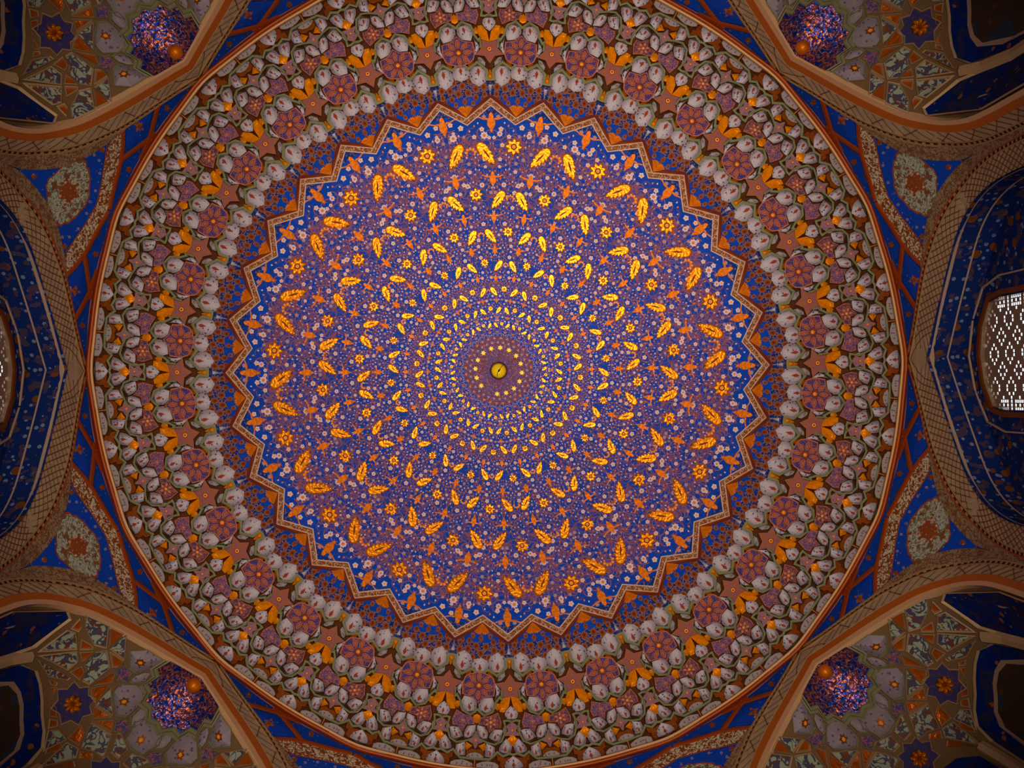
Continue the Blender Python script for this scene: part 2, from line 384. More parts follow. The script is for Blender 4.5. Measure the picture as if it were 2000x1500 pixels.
for n_ in range(420):
    q = 17 + 34 * sqrt(rnd.random()); g = local(q, rnd.uniform(0, 32)); r = rnd.uniform(.5, .95)
    plate(mb, [g(x, y) for x, y in circ(0, 0, r, 5)], zdome, .010, rnd.choice(['petal_in', 'blossom_dim', 'border_brown', 'vine_pink', 'bud_orange']))
part('centre_sprays', mb.build('centre_sprays'), dome, kind='stuff')
mb = MB(); f = local(45.3, 0); plate(mb, [f(x, y) for x, y in star_pts(0, 0, 5.4, 2.9, 6, pi / 2)], zdome, .02, 'star_gold', .02, center=.002); me = mb.build('gilt_star')
for i in range(16):
    if i == 5: continue
    part('gilt_star', me, dome, (.5 + 2 * i) * CELLR, None)
# gilt boss in the centre of the dome
boss = root('dome_boss', 'small round gilded boss with a dark hook at the very centre of the dome', 'boss')
mb = MB(); prof = [(17.5, .0), (17.2, .05), (15.2, .09), (14.6, .07)]; n = 40
for (r1, d1), (r2, d2), m in ((prof[0], prof[1], 'rosette_ground'), (prof[1], prof[2], 'rosette_ground')):
    mb.add([P(r * cos(2 * pi * i / n), r * sin(2 * pi * i / n), zdome(0, 0) - d) for r, d in ((r1, d1), (r2, d2)) for i in range(n)], [[i, (i + 1) % n, n + (i + 1) % n, n + i] for i in range(n)], m)
part('collar', mb.build('boss_collar'), boss)
mb = MB(); rr = [14.8, 13.6, 11.6, 8, 4, .1]; dd = [.05, .11, .13, .15, .16, .165]
mb.add([P(r * (1 + .03 * cos(i * pi)) * cos(2 * pi * i / n), r * sin(2 * pi * i / n), zdome(0, 0) - d) for r, d in zip(rr, dd) for i in range(n)], [[j * n + i, j * n + (i + 1) % n, (j + 1) * n + (i + 1) % n, (j + 1) * n + i] for j in range(5) for i in range(n)], 'boss_gold')
part('gilt_disc', mb.build('boss_disc', True), boss)
mb = MB(); zb = lambda u, v: zdome(0, 0) - .16
ribbon(mb, [(8.5, -11), (3, -4), (.5, .5), (-2.5, 4), (-3.5, 12)], lambda t: .9 + 2.8 * max(0, 1 - abs(t - .5) * 4), zb, .03, 'iron', .03, ridge=.03)
part('hook', mb.build('boss_hook'), boss, label='dark iron hook')

# ================================================================== ZIGZAG BORDER + FRIEZE
zig = root('trim_1', 'zigzag border of thirty-two points in cream and red-brown round the blue dome', kind='structure')
def zigp(t, f):   # f 0 inner line 1 outer line
    t = abs((t + 1) % 2 - 1); return pol(480 + 36 * (1 - t) + (15 - 1 * t) * f, 0)[0]
for sgn in (1, -1):
    mb = MB()
    def band(f0, f1, dz0, m, N=1):
        a = [(zigp(i / N, f0), sgn * i / N) for i in range(N + 1)]; b = [(zigp(i / N, f1), sgn * i / N) for i in range(N + 1)]
        A = [pol(*p) for p in a]; B = [pol(*p) for p in b]
        plate(mb, A + B[::-1], zdome, dz0, m, .03)
    band(-.02, .16, .035, 'border_white'); band(.16, .88, .022, 'border_brown'); band(.88, 1.04, .04, 'border_cream'); band(1.04, 1.6, .015, 'border_red')
    me = mb.build('border_strip')
    for i in range(32): part('border_strip', me, zig, i * CELLR)
    # curled stems painted along the strip
    mb = MB()
    for j in range(5):
        t = .1 + .19 * j; q = zigp(t, .5); f = local(q, sgn * t / 2, sgn * .9 * (1 if True else 0))
        ribbon(mb, [f(3.4 * cos(a + j * 2.2), 3.4 * sin(a + j * 2.2)) for a in [i * .62 for i in range(6)]], 1.0, zdome, .026, 'border_white', 0)
    me = mb.build('border_scrolls')
    for i in range(32): part('border_scrolls', me, zig, i * CELLR, kind='stuff')
mb = MB(); pts = [(496, 1)]
fan = [pol(496, 1)]
for i in range(15):
    a = -.72 + 1.44 * i / 14; r = 23 + (1.5 if i % 2 == 0 else -1.2); fan.append(local(496, .5)(r * sin(a), r * cos(a)))
plate(mb, fan, zdome, .03, 'old_gold', .03, center=.02)
me = mb.build('shell_fan')
for i in range(32): part('shell_fan', me, zig, i * CELLR)
mb = MB()
for sx in (-1, 1):
    for dx, dq, r in ((11, 527, 4.6), (5.5, 532.5, 3.6)):
        f = local(dq, 0); ribbon(mb, [f(sx * dx + r * cos(a), r * sin(a)) for a in [i * 2 * pi / 10 for i in range(10)]], 1.2, zdome, .014, 'eye_rim', .01, True)
        plate(mb, [f(sx * dx + x, y) for x, y in circ(0, 0, r - .5, 8)], zdome, .010, 'border_red', .008)
me = mb.build('scallop_crest')
for i in range(32): part('scallop_crest', me, zig, i * CELLR)

fr = root('frieze', 'dark blue frieze with orange feather eyes between zigzag border and muqarnas', 'frieze')
mb = MB(); n = 192
R4 = [(494, 0), (530, 0), (560, 0), (602, 0)]
rows = [478, 499, 508, 516, 524, 532, 540, 548, 563]
mb.add([P(q * cos(2 * pi * i / n), q * sin(2 * pi * i / n), (zdome(q, 0) - .01 if q < 560 else 13.84)) for q in rows[1:] for i in range(n)], [[j * n + i, j * n + (i + 1) % n, (j + 1) * n + (i + 1) % n, (j + 1) * n + i] for j in range(7) for i in range(n)], 'frieze_blue')
# the part of the ground that dips into the notches of the border
vs_, fs_ = [], []
for i in range(32):
    pts = [pol(494.5, 2 * i + 1), pol(502, 2 * i + .60), pol(502, 2 * i + 1.45)]; b = len(vs_); vs_ += [P(u, v, zdome(u, v) - .008) for u, v in pts]; fs_.append([b, b + 1, b + 2])
mb.add(vs_, fs_, 'frieze_blue')
part('frieze_ground', mb.build('frieze_ground', False), fr)
def eye(mb, q, un, s=1.0):
    f = local(q, un, 0, s * 1.15)
    plate(mb, [f(x * .82, y) for x, y in circ(0, 0, 7.4, 12)], zdome, .016, 'eye_rim', .01)
    plate(mb, [f(x * .82, y) for x, y in circ(0, 0, 6.2, 10)], zdome, .022, 'eye_fill', .006)
    plate(mb, [f(x * .7, y - .4) for x, y in circ(0, 0, 2.7, 8)], zdome, .026, 'eye_core', .004)
for (q, o) in ((557, 0), (565.5, .3), (565.5, -.3), (543, .18), (543, -.18), (550, .47), (550, -.47), (553, .76), (553, -.76)):
    mb = MB(); eye(mb, q, .5 + o / 2, .92); me = mb.build('feather_eye')
    for i in range(32): part('feather_eye', me, fr, i * CELLR)
mb = MB(); dots = MB()
for i in range(32):
    for q, o, s in ((533, .45, .85), (533, -.45, .85), (539, .78, .7), (539, -.78, .7), (527, .02, .8), (523, .33, .7), (523, -.33, .7), (531, .70, .6), (531, -.70, .6)): eye(mb, q, i + .5 + o / 2, s)
    for q, o in ((557, 0), (565.5, .3), (565.5, -.3), (543, .18), (543, -.18), (550, .47), (550, -.47), (553, .76), (553, -.76), (533, .45), (533, -.45)):
        for j in range(9):
            a = j * 2 * pi / 9; f = local(q, i + .5 + o / 2); plate(dots, [f(8.4 * cos(a) + x, 9.6 * sin(a) + y) for x, y in circ(0, 0, 1.15, 4)], zdome, .012, 'vine_violet' if j % 2 else 'petal_in')
part('small_feather_eyes', mb.build('small_feather_eyes'), fr, kind='stuff'); part('eye_dots', dots.build('eye_dots'), fr, kind='stuff')
mb = MB(); f = local(545, 0)
plate(mb, [f(0, -10), f(3.6, 12), f(-3.6, 12)], zdome, .03, 'cell_pale', .03, center=.02)
me = mb.build('pale_spike')
for i in range(32): part('pale_spike', me, fr, i * CELLR)

# ================================================================== MUQARNAS
def zmq(u, v): return interp(hypot(u, v), (555, 600, 645, 665, 720, 735, 790), (13.90, 13.66, 13.52, 13.26, 13.02, 12.80, 12.42))
T1, T2, T3, T4 = (lambda u, v: 13.42), (lambda u, v: 13.06), (lambda u, v: 12.78), (lambda u, v: 12.46)
def niche(mb, uvo, axis_in, axis_out, zi, zo, m='cell_pale', drop=True, rim=None, crease=.35):
    """hollow niche cell: uvo outline, steep at the outer edge, flattening toward the inner tip"""
    ax, ay = axis_in[0] - axis_out[0], axis_in[1] - axis_out[1]; Lg = hypot(ax, ay); ax /= Lg; ay /= Lg
    loc = [((x - axis_out[0]) * ax + (y - axis_out[1]) * ay, -(x - axis_out[0]) * ay + (y - axis_out[1]) * ax) for x, y in uvo]
    ymin, ymax = min(p[0] for p in loc), max(p[0] for p in loc); NY, NX = 6, 6; n = len(loc)
    def span(y):
        xs = []
        for i in range(n):
            (a, b), (c, d) = loc[i], loc[(i + 1) % n]
            if (a - y) * (c - y) <= 0 and a != c: xs.append(b + (d - b) * (y - a) / (c - a))
        return (min(xs), max(xs)) if xs else (0, 0)
    vs, fs = [], []
    wmax = max(span(ymin + (ymax - ymin) * k / 8)[1] - span(ymin + (ymax - ymin) * k / 8)[0] for k in range(1, 8)) / 2 or 1
    def Zs(t, x):
        h = sqrt(max(0, 1 - (1 - t) ** 2)); z = zo + (zi - zo) * h
        z -= (zi - zo) * .55 * min(1, abs(x) / wmax) ** 2 * (1 - .5 * t); z -= (zi - zo) * crease * max(0, .28 - abs(x) / wmax)
        return z
    for j in range(NY + 1):
        t = j / NY; y = ymin + (ymax - ymin) * (.004 + .992 * t); a, b = span(y); c = (a + b) / 2
        for i in range(NX + 1):
            x = a + (b - a) * i / NX; u = axis_out[0] + y * ax - x * ay; v = axis_out[1] + y * ay + x * ax; vs.append(P(u, v, Zs(t, x - c)))
    for j in range(NY):
        for i in range(NX): k = j * (NX + 1) + i; fs.append([k, k + 1, k + NX + 2, k + NX + 1])
    mb.add(vs, fs[:NX], 'cell_border_shade'); mb.add(vs, fs[NX:], m)
    # sides up to the body of the vault
    ring = list(range(NX + 1)) + [(j + 1) * (NX + 1) - 1 for j in range(1, NY + 1)] + [NY * (NX + 1) + i for i in range(NX - 1, -1, -1)] + [j * (NX + 1) for j in range(NY - 1, 0, -1)]
    tp = [vs[i] for i in ring]; n2 = len(tp); bt = []
    for x, y, z in tp: k = (z + .09) / z; bt.append((x * k, y * k, z + .09))
    mb.add(tp + bt, [[i, (i + 1) % n2, n2 + (i + 1) % n2, n2 + i] for i in range(n2)], 'gap_dark')
    if drop:
        y0 = ymin + (ymax - ymin) * .22; l = (ymax - ymin) * .36; wd = wmax * .2; c0 = sum(span(y0 + l / 2)) / 2
        q = [(y0, c0), (y0 + l * .4, c0 + wd), (y0 + l, c0), (y0 + l * .4, c0 - wd)]
        mb.add([P(axis_out[0] + y * ax - x * ay, axis_out[1] + y * ay + x * ax, Zs((y - ymin) / (ymax - ymin), x - c0) - .018) for y, x in q], [[0, 1, 2, 3]], 'drop_red')
def cellpair(par, name, outline, ain, aout, zi, zo, mirror=True, **kw):
    for sg in ((1, -1) if mirror else (1,)):
        mb = MB(); uv = inset([pol(q, sg * t) for q, t in outline], 1.09 if name == 'niche_cell' else 1.0); niche(mb, uv, pol(ain[0], sg * ain[1]), pol(aout[0], sg * aout[1]), zi, zo, **kw)
        me = mb.build(name, True)
        for i in range(32): part(name, me, par, i * CELLR)
def platepair(par, name, outline, zf, m, mirror=True, dz=0, skirt=.1, center=None, extra=None, edge=None, mats=None):
    for sg in ((1, -1) if mirror else (1,)):
        mm = m if mats is None else mats[0 if sg == 1 else 1]
        mb = MB(); uv = [pol(q, sg * t) for q, t in outline]
        if edge:
            plate(mb, uv, zf, dz, edge, skirt, 'gap_dark'); plate(mb, inset(uv, .93), zf, dz + .008, mm)
        else: plate(mb, uv, zf, dz, mm, skirt, 'gap_dark', center)
        me = mb.build(name); me2 = None
        if extra: m2 = MB(); extra(m2, centroid(uv), sg); me2 = m2.build('star_heart')
        for i in range(32):
            o = part(name, me, par, i * CELLR)
            if me2: part('petal_rosette' if name == 'rosette_panel' else 'star_heart', me2, o, 0, top=False)
def rimpath(par, pts, zf, wd=4.4, name='rim', m='rim_green', close=False):
    mb = MB()
    full = [pol(q, t) for q, t in pts] ; ribbon(mb, full, wd, zf, .03, m, .1, ridge=.018); me = mb.build(name)
    mb = MB(); ribbon(mb, [pol(q, -t) for q, t in pts], wd, zf, .03, m, .1, ridge=.018); me2 = mb.build(name)
    for i in range(32): part(name, me, par, i * CELLR); part(name, me2, par, i * CELLR)
def full_t0(half): return half + [(q, -t) for q, t in reversed(half) if t != 0]
def full_t1(half): return [(q, 1 - u) for q, u in half] + [(q, 1 + u) for q, u in reversed(half) if u != 0]
tier = [root('muqarnas_tier', 'inner muqarnas tier with large eight-petal rosettes next to the blue feather frieze', 'muqarnas'),
        root('muqarnas_tier', 'middle muqarnas tier with gilded fans and small violet five-point stars', 'muqarnas'),
        root('muqarnas_tier', 'outer muqarnas tier with brown-gold stars and pale crescents against the round cornice', 'muqarnas')]
for k, (q0, q1) in enumerate(((555, 655), (655, 715), (715, 790))):
    mb = MB(); n = 192; rows = [q0 + (q1 - q0) * j / 6 for j in range(7)]
    mb.add([P(q * cos(2 * pi * i / n), q * sin(2 * pi * i / n), zmq(q, 0) + .06) for q in rows for i in range(n)], [[j * n + i, j * n + (i + 1) % n, (j + 1) * n + (i + 1) % n, (j + 1) * n + i] for j in range(6) for i in range(n)], 'gap_dark')
    part('vault_body', mb.build('vault_body', True), tier[k])
t1 = tier[0]
# inner niches
cellpair(t1, 'niche_cell', [(555, .40), (562, .62), (569, .69), (583, .68), (598.5, .42), (585, .11), (572, .12), (562, .19)], (556, .40), (598, .41), 13.80, 13.50)
cellpair(t1, 'niche_cell', full_t1([(566, 0), (572, .24), (580, .28), (590, .24), (597, .08), (598, 0)]), (566, 1), (598, 1), 13.74, 13.48, mirror=False)
platepair(t1, 'gilded_tick', full_t0([(568, 0), (569, .09), (580, .06), (586, .02)]), lambda u, v: 13.62, 'gold_facet', False, 0, .1, .05)
platepair(t1, 'gilded_wedge', [(588, .76), (600, .71), (603, .53), (592, .63)], lambda u, v: 13.50, 'old_gold', True, 0, .1, .03)
cellpair(t1, 'side_niche', [(592, .17), (599, .36), (612, .42), (609, .27), (597, .11)], (595, .14), (610, .40), 13.52, 13.42, m='cell_grey', drop=True, crease=.1)
def gstar_extra(mb, c, sg):
    f = local(626, 0); plate(mb, [f(x, y) for x, y in circ(0, 0, 5.2, 12)], T1, .02, 'border_red', .012); plate(mb, [f(x, y) for x, y in circ(0, 0, 4.2, 10)], T1, .03, 'heart_orange', .01, center=.01); plate(mb, [f(x, y) for x, y in circ(0, 0, 1.8, 8)], T1, .045, 'border_red', .01)
platepair(t1, 'six_point_star', full_t0([(597, 0), (612, .17), (615, .46), (628, .26), (646, .28), (640, 0)]), T1, 'six_star', False, 0, .12, None, gstar_extra, 'edge_orange')
ros_half = [(593, 0), (599, .34), (605, .47), (619, .54), (640, .5), (644, .18), (655, 0)]
def ros_extra(mb, c, sg):
    f = local(621, .5)
    for j in range(8):
        a = j * pi / 4 + .0
        def g(x, y, a=a): x *= 1.12; y *= 1.12; return f(x * cos(a) - y * sin(a), x * sin(a) + y * cos(a))
        plate(mb, [g(0, 6), g(4.2, 14), (g(3.4, 19)), g(0, 25), g(-3.4, 19), g(-4.2, 14)], T1, .016, 'petal_red', .01)
        plate(mb, [g(0, 8), g(2.9, 14), g(2.4, 18), g(0, 22.5), g(-2.4, 18), g(-2.9, 14)], T1, .022, 'petal_core', .006); plate(mb, [g(0, 11), g(1.4, 15), g(0, 20), g(-1.4, 15)], T1, .026, 'petal_red', .004)
        plate(mb, [g(5.2, 13), g(6.8, 16.2), g(7.6, 20), g(5.6, 17)], T1, .014, 'vine_pink', .006)
        plate(mb, [g(0, 3), g(1.5, 6), g(0, 9.5), g(-1.5, 6)], T1, .026, 'slit_brown', .005)
    plate(mb, [f(x, y) for x, y in circ(0, 0, 5.4, 12)], T1, .03, 'drop_red', .01)
    plate(mb, [f(x, y) for x, y in circ(0, 0, 3.6, 10)], T1, .04, 'heart_orange', .012, center=.012)
platepair(t1, 'rosette_panel', full_t1(ros_half), T1, 'rosette_ground', False, 0, .12, None, ros_extra, 'petal_red')
cellpair(t1, 'side_niche', [(614, .485), (632, .44), (650, .50), (641, .36), (628, .31)], (628, .46), (638, .33), 13.44, 13.32, m='cell_pale', drop=False, crease=.1)
cellpair(t1, 'niche_cell', [(643, .77), (655, .955), (667, .965), (677, .80), (670, .57), (656, .51), (644, .58)], (645, .69), (675, .80), 13.38, 13.10)
rimpath(t1, [(566, 0), (566.5, .12), (584, .10), (601, .42), (588, .72), (593, .82), (600.5, .94), (601, 1.0)], lambda u, v: interp(hypot(u, v), (566, 600), (13.58, 13.46)), 4.6)
rimpath(t1, [(667, 1), (672, .94), (680, .80), (672, .56), (661, .48), (654, .47), (642, .34), (646, .29), (628, .27)], lambda u, v: interp(hypot(u, v), (628, 640, 680), (13.40, 13.30, 13.06)), 4.4)
t2 = tier[1]
platepair(t2, 'gilded_fan', [(640, 0), (645, .26), (658, .36), (671, .34), (672, .20), (660, .06)], lambda u, v: interp(hypot(u, v), (640, 665), (13.36, 13.24)), 'gold_facet', True, 0, .1, .045)
platepair(t2, 'gilded_facet', [(655, .44), (663, .50), (669, .40), (664, .32), (655, .35)], lambda u, v: 13.20, 'gold_facet', True, 0, .1, .035)
cellpair(t2, 'niche_cell', full_t0([(661, 0), (668, .13), (675, .18), (683, .16), (689, 0)]), (661, 0), (688, 0), 13.16, 13.0, mirror=False)
platepair(t2, 'gilded_lozenge', full_t1([(677, 0), (680, .10), (690, .13), (696, 0)]), lambda u, v: 13.12, 'gold_facet', False, 0, .1, .035)
D_ = [(684, .90), (698, .95), (699, .70), (713, .63), (702.5, .47), (703, .33), (692, .29), (673, .39), (680, .62)]
def d_extra(mb, c, sg):
    q, tt = 692.5, .60; f = local(q, sg * tt / 2)
    if sg == 1:
        for j in range(6):
            a = j * pi / 3
            def g(x, y, a=a): return f(x * cos(a) - y * sin(a), x * sin(a) + y * cos(a))
            plate(mb, [g(0, 3.5), g(2.7, 8), g(0, 13), g(-2.7, 8)], T2, .014, 'petal_red', .006); plate(mb, [g(0, 6), g(1.2, 8), g(0, 11), g(-1.2, 8)], T2, .02, 'petal_in', .004)
        plate(mb, [f(x, y) for x, y in circ(0, 0, 2.6, 8)], T2, .022, 'heart_orange', .01)
    else:
        for j in range(5):
            a = j * 2 * pi / 5; plate(mb, [f(x + 9 * cos(a), y + 9 * sin(a)) for x, y in circ(0, 0, 1.9, 6)], T2, .014, 'vine_pink', .006)
        plate(mb, [f(x, y) for x, y in circ(0, 0, 3.6, 8)], T2, .016, 'petal_red', .008); plate(mb, [f(x, y) for x, y in circ(0, 0, 2.4, 8)], T2, .024, 'star_violet', .006); plate(mb, [f(x, y) for x, y in circ(0, 0, 1.3, 6)], T2, .03, 'heart_orange', .006)
platepair(t2, 'five_point_star', D_, T2, 'star_violet', True, 0, .12, None, d_extra, 'petal_red', mats=('star_dark', 'star_violet'))
cellpair(t2, 'niche_cell', [(700, .965), (709, .975), (722, .89), (728, .70), (714, .67), (701, .78)], (702, .87), (727, .80), 13.05, 12.82)
cellpair(t2, 'niche_cell', [(704, .46), (716, .60), (727, .65), (733, .45), (727, .34), (709, .27)], (706, .36), (731, .50), 13.05, 12.80)
rimpath(t2, [(712, 1), (717, .99), (727, .90), (734, .66), (737, .48), (730, .30), (721, .25), (708, .17), (697, .20), (690, .22), (689, .12), (692, 0)], lambda u, v: interp(hypot(u, v), (690, 715, 735), (12.98, 12.86, 12.76)), 4.0)
cellpair(t2, 'side_niche', [(694, .20), (707, .25), (716, .24), (708, .15)], (707, .25), (706, .15), 13.04, 12.92, m='cell_pale', drop=False, crease=.1)
t3 = tier[2]
def s4(q, un):
    def ex(mb, c, sg):
        f = local(q, un); plate(mb, [f(x, y) for x, y in circ(0, 0, 3, 8)], T3, .014, 'petal_red', .008); plate(mb, [f(x, y) for x, y in circ(0, 0, 1.5, 6)], T3, .022, 'heart_orange', .006)
    return ex
platepair(t3, 'four_point_star', full_t0([(692, 0), (700, .17), (709, .11), (720, .25), (719, .10), (722, 0)]), lambda u, v: 12.86, 'star_pink', False, 0, .12, None, s4(709, 0), 'edge_orange')
platepair(t3, 'four_point_star', full_t1([(711, 0), (726, .07), (732, .22), (737, .07), (748, 0)]), T3, 'star_pink', False, 0, .12, None, s4(730, .5), 'edge_orange')
platepair(t3, 'gilded_lozenge', full_t0([(717, 0), (726, .15), (734, .09), (741, 0)]), lambda u, v: 12.84, 'gold_facet', False, 0, .1, .035)
cellpair(t3, 'niche_cell', [(726, .17), (734, .27), (742, .35), (751, .37), (758, .22), (754, .08), (740, .03)], (728, .14), (757, .24), 12.84, 12.52)
platepair(t3, 'gilded_lozenge', [(734, .74), (741, .92), (751, .78), (744, .71)], lambda u, v: 12.72, 'gold_facet', True, 0, .1, .035)
cellpair(t3, 'niche_cell', [(736, .70), (749, .73), (765, .74), (765, .58), (756, .48), (742, .50)], (737, .62), (765, .66), 12.76, 12.48)
platepair(t3, 'brown_star', full_t1([(749, 0), (747, .10), (752, .22), (762, .24), (765, 0)]), lambda u, v: 12.60, 'brown_gilt', False, 0, .1)
def lens_extra(mb, c, sg): pass
platepair(t3, 'pale_crescent', full_t1([(754, 0), (756.5, .14), (763.5, .24), (766, .12), (766.5, 0)]), lambda u, v: 12.54, 'cell_grey', False, 0, .08, None, None, 'edge_orange')
rimpath(t3, [(768, 1), (767.5, .62), (760, .50), (753, .42), (761, .27), (755.5, .10), (758, 0)], lambda u, v: 12.48, 4.4)
platepair(t3, 'brown_star', [(757, .43), (768, .42), (771, .34), (779, .36), (785, .26), (770, .17), (762, .07), (764, .26)], lambda u, v: 12.44, 'brown_gilt', True, 0, .08)
cellpair(t3, 'niche_cell', full_t0([(761, 0), (770, .16), (778, .22), (787, .20), (788, 0)]), (761, 0), (788, 0), 12.50, 12.26, mirror=False)
platepair(t3, 'pale_crescent', [(777, .96), (772, .80), (770.5, .66), (773, .48), (778, .38), (787, .38), (787, .96)], lambda u, v: 12.42, 'cell_grey', True, 0, .08, None, None, 'edge_orange')
mb = MB(); plate(mb, [pol(768, .985), pol(786, .985), pol(786, 1.015), pol(768, 1.015)], lambda u, v: 12.42, .02, 'edge_orange', .05); me = mb.build('tick_bar')
for i in range(32): part('tick_bar', me, t3, i * CELLR)
def drops(mb):
    for t in (.55, .68, .81):
        for sg in (1, -1):
            f = local(779, sg * t / 2); plate(mb, [f(0, -3), f(1.6, 0), f(0, 3), f(-1.6, 0)], lambda u, v: 12.42, .014, 'drop_red')
    for t in (.93, 1.07):
        f = local(760.5, t / 2); plate(mb, [f(0, -2.6), f(1.5, 0), f(0, 2.6), f(-1.5, 0)], lambda u, v: 12.54, .014, 'drop_red')
mb = MB(); drops(mb); me = mb.build('crescent_drops')
for i in range(32): part('crescent_drops', me, t3, i * CELLR, kind='stuff')

# ================================================================== CORNICE RING
cor = root('trim_2', 'round cornice moulding in cream and glossy red-brown below the muqarnas', kind='structure')
def ring_add(a): p = (a + pi / 8) % (pi / 4) - pi / 8; p2 = (a + pi / 16) % (pi / 8) - pi / 16; return 5.0 * math.exp(-(abs(p2) / radians(3.6)) ** 2)
def revolve(mb, prof, m, n=256):
    mb.add([P((q + ring_add(2 * pi * i / n)) * cos(2 * pi * i / n), (q + ring_add(2 * pi * i / n)) * sin(2 * pi * i / n), z) for q, z in prof for i in range(n)], [[j * n + i, j * n + (i + 1) % n, (j + 1) * n + (i + 1) % n, (j + 1) * n + i] for j in range(len(prof) - 1) for i in range(n)], m)
mb = MB(); revolve(mb, [(783.5, 12.44), (784, 12.30), (785, 12.22), (787, 12.18), (789.5, 12.19), (790, 12.22)], 'cornice_cream'); part('cream_fillet', mb.build('cream_fillet', True), cor)
mb = MB(); revolve(mb, [(790, 12.24), (790.5, 12.14), (792, 12.08), (794.5, 12.06), (797, 12.10), (798.5, 12.18), (799, 12.30), (803, 12.34), (822, 12.34)], 'cornice_red'); part('red_torus', mb.build('red_torus', True), cor)

# ================================================================== WALLS, ARCHES
AH = [0, .25, .5, .75, 1.0, 1.2, 1.35, 1.5, 1.6, 1.68, 1.73, 1.75]
AZ = [11.68, 11.53, 11.38, 11.22, 11.05, 10.92, 10.80, 10.62, 10.45, 10.22, 10.0, 9.8]
def archz(h): return interp(abs(h), AH, AZ)
A0 = 5.1
def rwall(phi, z):
    t = min(1, max(0, (z - 10.7) / 1.6)); return (1 - t) * oct_r(phi) + t * 5.08
SIDE = {0: 'right', 45: 'bottom_right', 90: 'bottom', 135: 'bottom_left', 180: 'left', 225: 'top_left', 270: 'top', 315: 'top_right'}
cols = [i * .0875 for i in range(21)]                       # h 0 .. 1.75
def wall_mesh():
    mb = MB(); rows = 14
    for sg in (1, -1):
        C = [(h, archz(h)) for h in cols] + [(1.7501, -H)] + [(h, -H) for h in (1.85, 1.98, A0 * math.tan(pi / 8))]
        vs, fs = [], []
        for h, zb in C:
            phi = math.atan(h / A0)
            for j in range(rows + 1):
                z = zb + (12.32 - zb) * (j / rows) if zb > 0 else (zb if j == 0 else 9.8 + (12.32 - 9.8) * ((j - 1) / (rows - 1)))
                R = rwall(phi, z); vs.append((R * cos(phi), sg * R * sin(phi), z))
        for c in range(len(C) - 1):
            for j in range(rows): k = c * (rows + 1) + j; fs.append([k, k + 1, k + rows + 2, k + rows + 1])
        mb.add(vs, fs, 'wall_blue')
    return mb.build('wall')
WM = wall_mesh()
# designs that lie on the upper wall: coordinates (px radius, degrees from the arch axis)
def pw(q, deg): return q * cos(radians(deg)), q * sin(radians(deg))
def wall_parts():
    out = []
    for sg in (1, -1):
        ZW = zwall
        def seq(L): return [pw(q, sg * d) for q, d in L]
        J = (806, 10.9); K = (829, 6.6); Vv = (831, 15.6); T = (852, 11.2)
        mb = MB(); ribbon(mb, seq([(800, 14.2), J, K, (818, 3.2), (812, 0)]), 8.5, ZW, .05, 'strap_red', .05, ridge=.01)
        ribbon(mb, seq([(803, 9.9), (808, 11.6), Vv]), 8.5, ZW, .05, 'strap_red', .05, ridge=.01)
        ribbon(mb, seq([(862, 11.6), (846, 13.4), Vv, (818, 20), (812, 22.4)]), 8, ZW, .05, 'strap_red', .05, ridge=.01)
        out.append(('strap_moulding', mb.build('strap_moulding'), None))
        mb = MB(); plate(mb, seq([(804, 1.5), (803, 4), (803, 6), (803, 9), (822, 6.6), (812, 3)]), ZW, .015, 'panel_blue', .01)
        f = pw(812, sg * 6.2); r = [(f[0] + x, f[1] + y) for x, y in star_pts(0, 0, 7, 4.5, 5)]; plate(mb, r, ZW, .024, 'medallion_brown', .01)
        out.append(('cornice_panel', mb.build('cornice_panel'), None))
        mb = MB(); plate(mb, seq([(803, 13), (803, 16), (802, 19), (808, 20), (824, 15.8)]), ZW, .015, 'panel_blue', .01)
        f = pw(810, sg * 16.2); r = [(f[0] + x, f[1] + y) for x, y in star_pts(0, 0, 7, 4.5, 5)]; plate(mb, r, ZW, .024, 'medallion_brown', .01)
        out.append(('cornice_panel', mb.build('cornice_panel'), None))
        mb = MB(); plate(mb, seq([(811, 11.0), (827, 14.6), (842, 13.0), (857, 10.9), (846, 8.8), (835, 7.2)]), ZW, .015, 'panel_blue', .01)
        c = pw(834, sg * 10.6); a0 = radians(sg * 10.6)
        def g(x, y): return c[0] + x * cos(a0) - y * sin(a0), c[1] + x * sin(a0) + y * cos(a0)
        plate(mb, [g(x, y) for x, y in star_pts(0, 0, 21, 8, 2, pi / 2, .75, 1.15)], ZW, .022, 'medallion', .008)
        plate(mb, [g(x, y) for x, y in star_pts(0, 0, 14, 10, 4, .4)], ZW, .026, 'medallion', .008)
        plate(mb, [g(x, y) for x, y in star_pts(0, 0, 11.5, 5.5, 4, 0)], ZW, .036, 'old_gold', .01)
        plate(mb, [g(x, y) for x, y in star_pts(0, 0, 5, 2.6, 4, .7)], ZW, .042, 'medallion_brown', .006)
        out.append(('star_panel', mb.build('star_panel'), None))
    return out
WP = wall_parts()
for k in range(8):
    d = k * 45; o = root('wall_' + SIDE[d], 'blue painted upper wall above the arch, side ' + SIDE[d].replace('_', ' ') + ' of the octagon', kind='structure')
    part('wall_face', WM, o, radians(d))
    for nm, me, lb in WP: part(nm, me, o, radians(d))
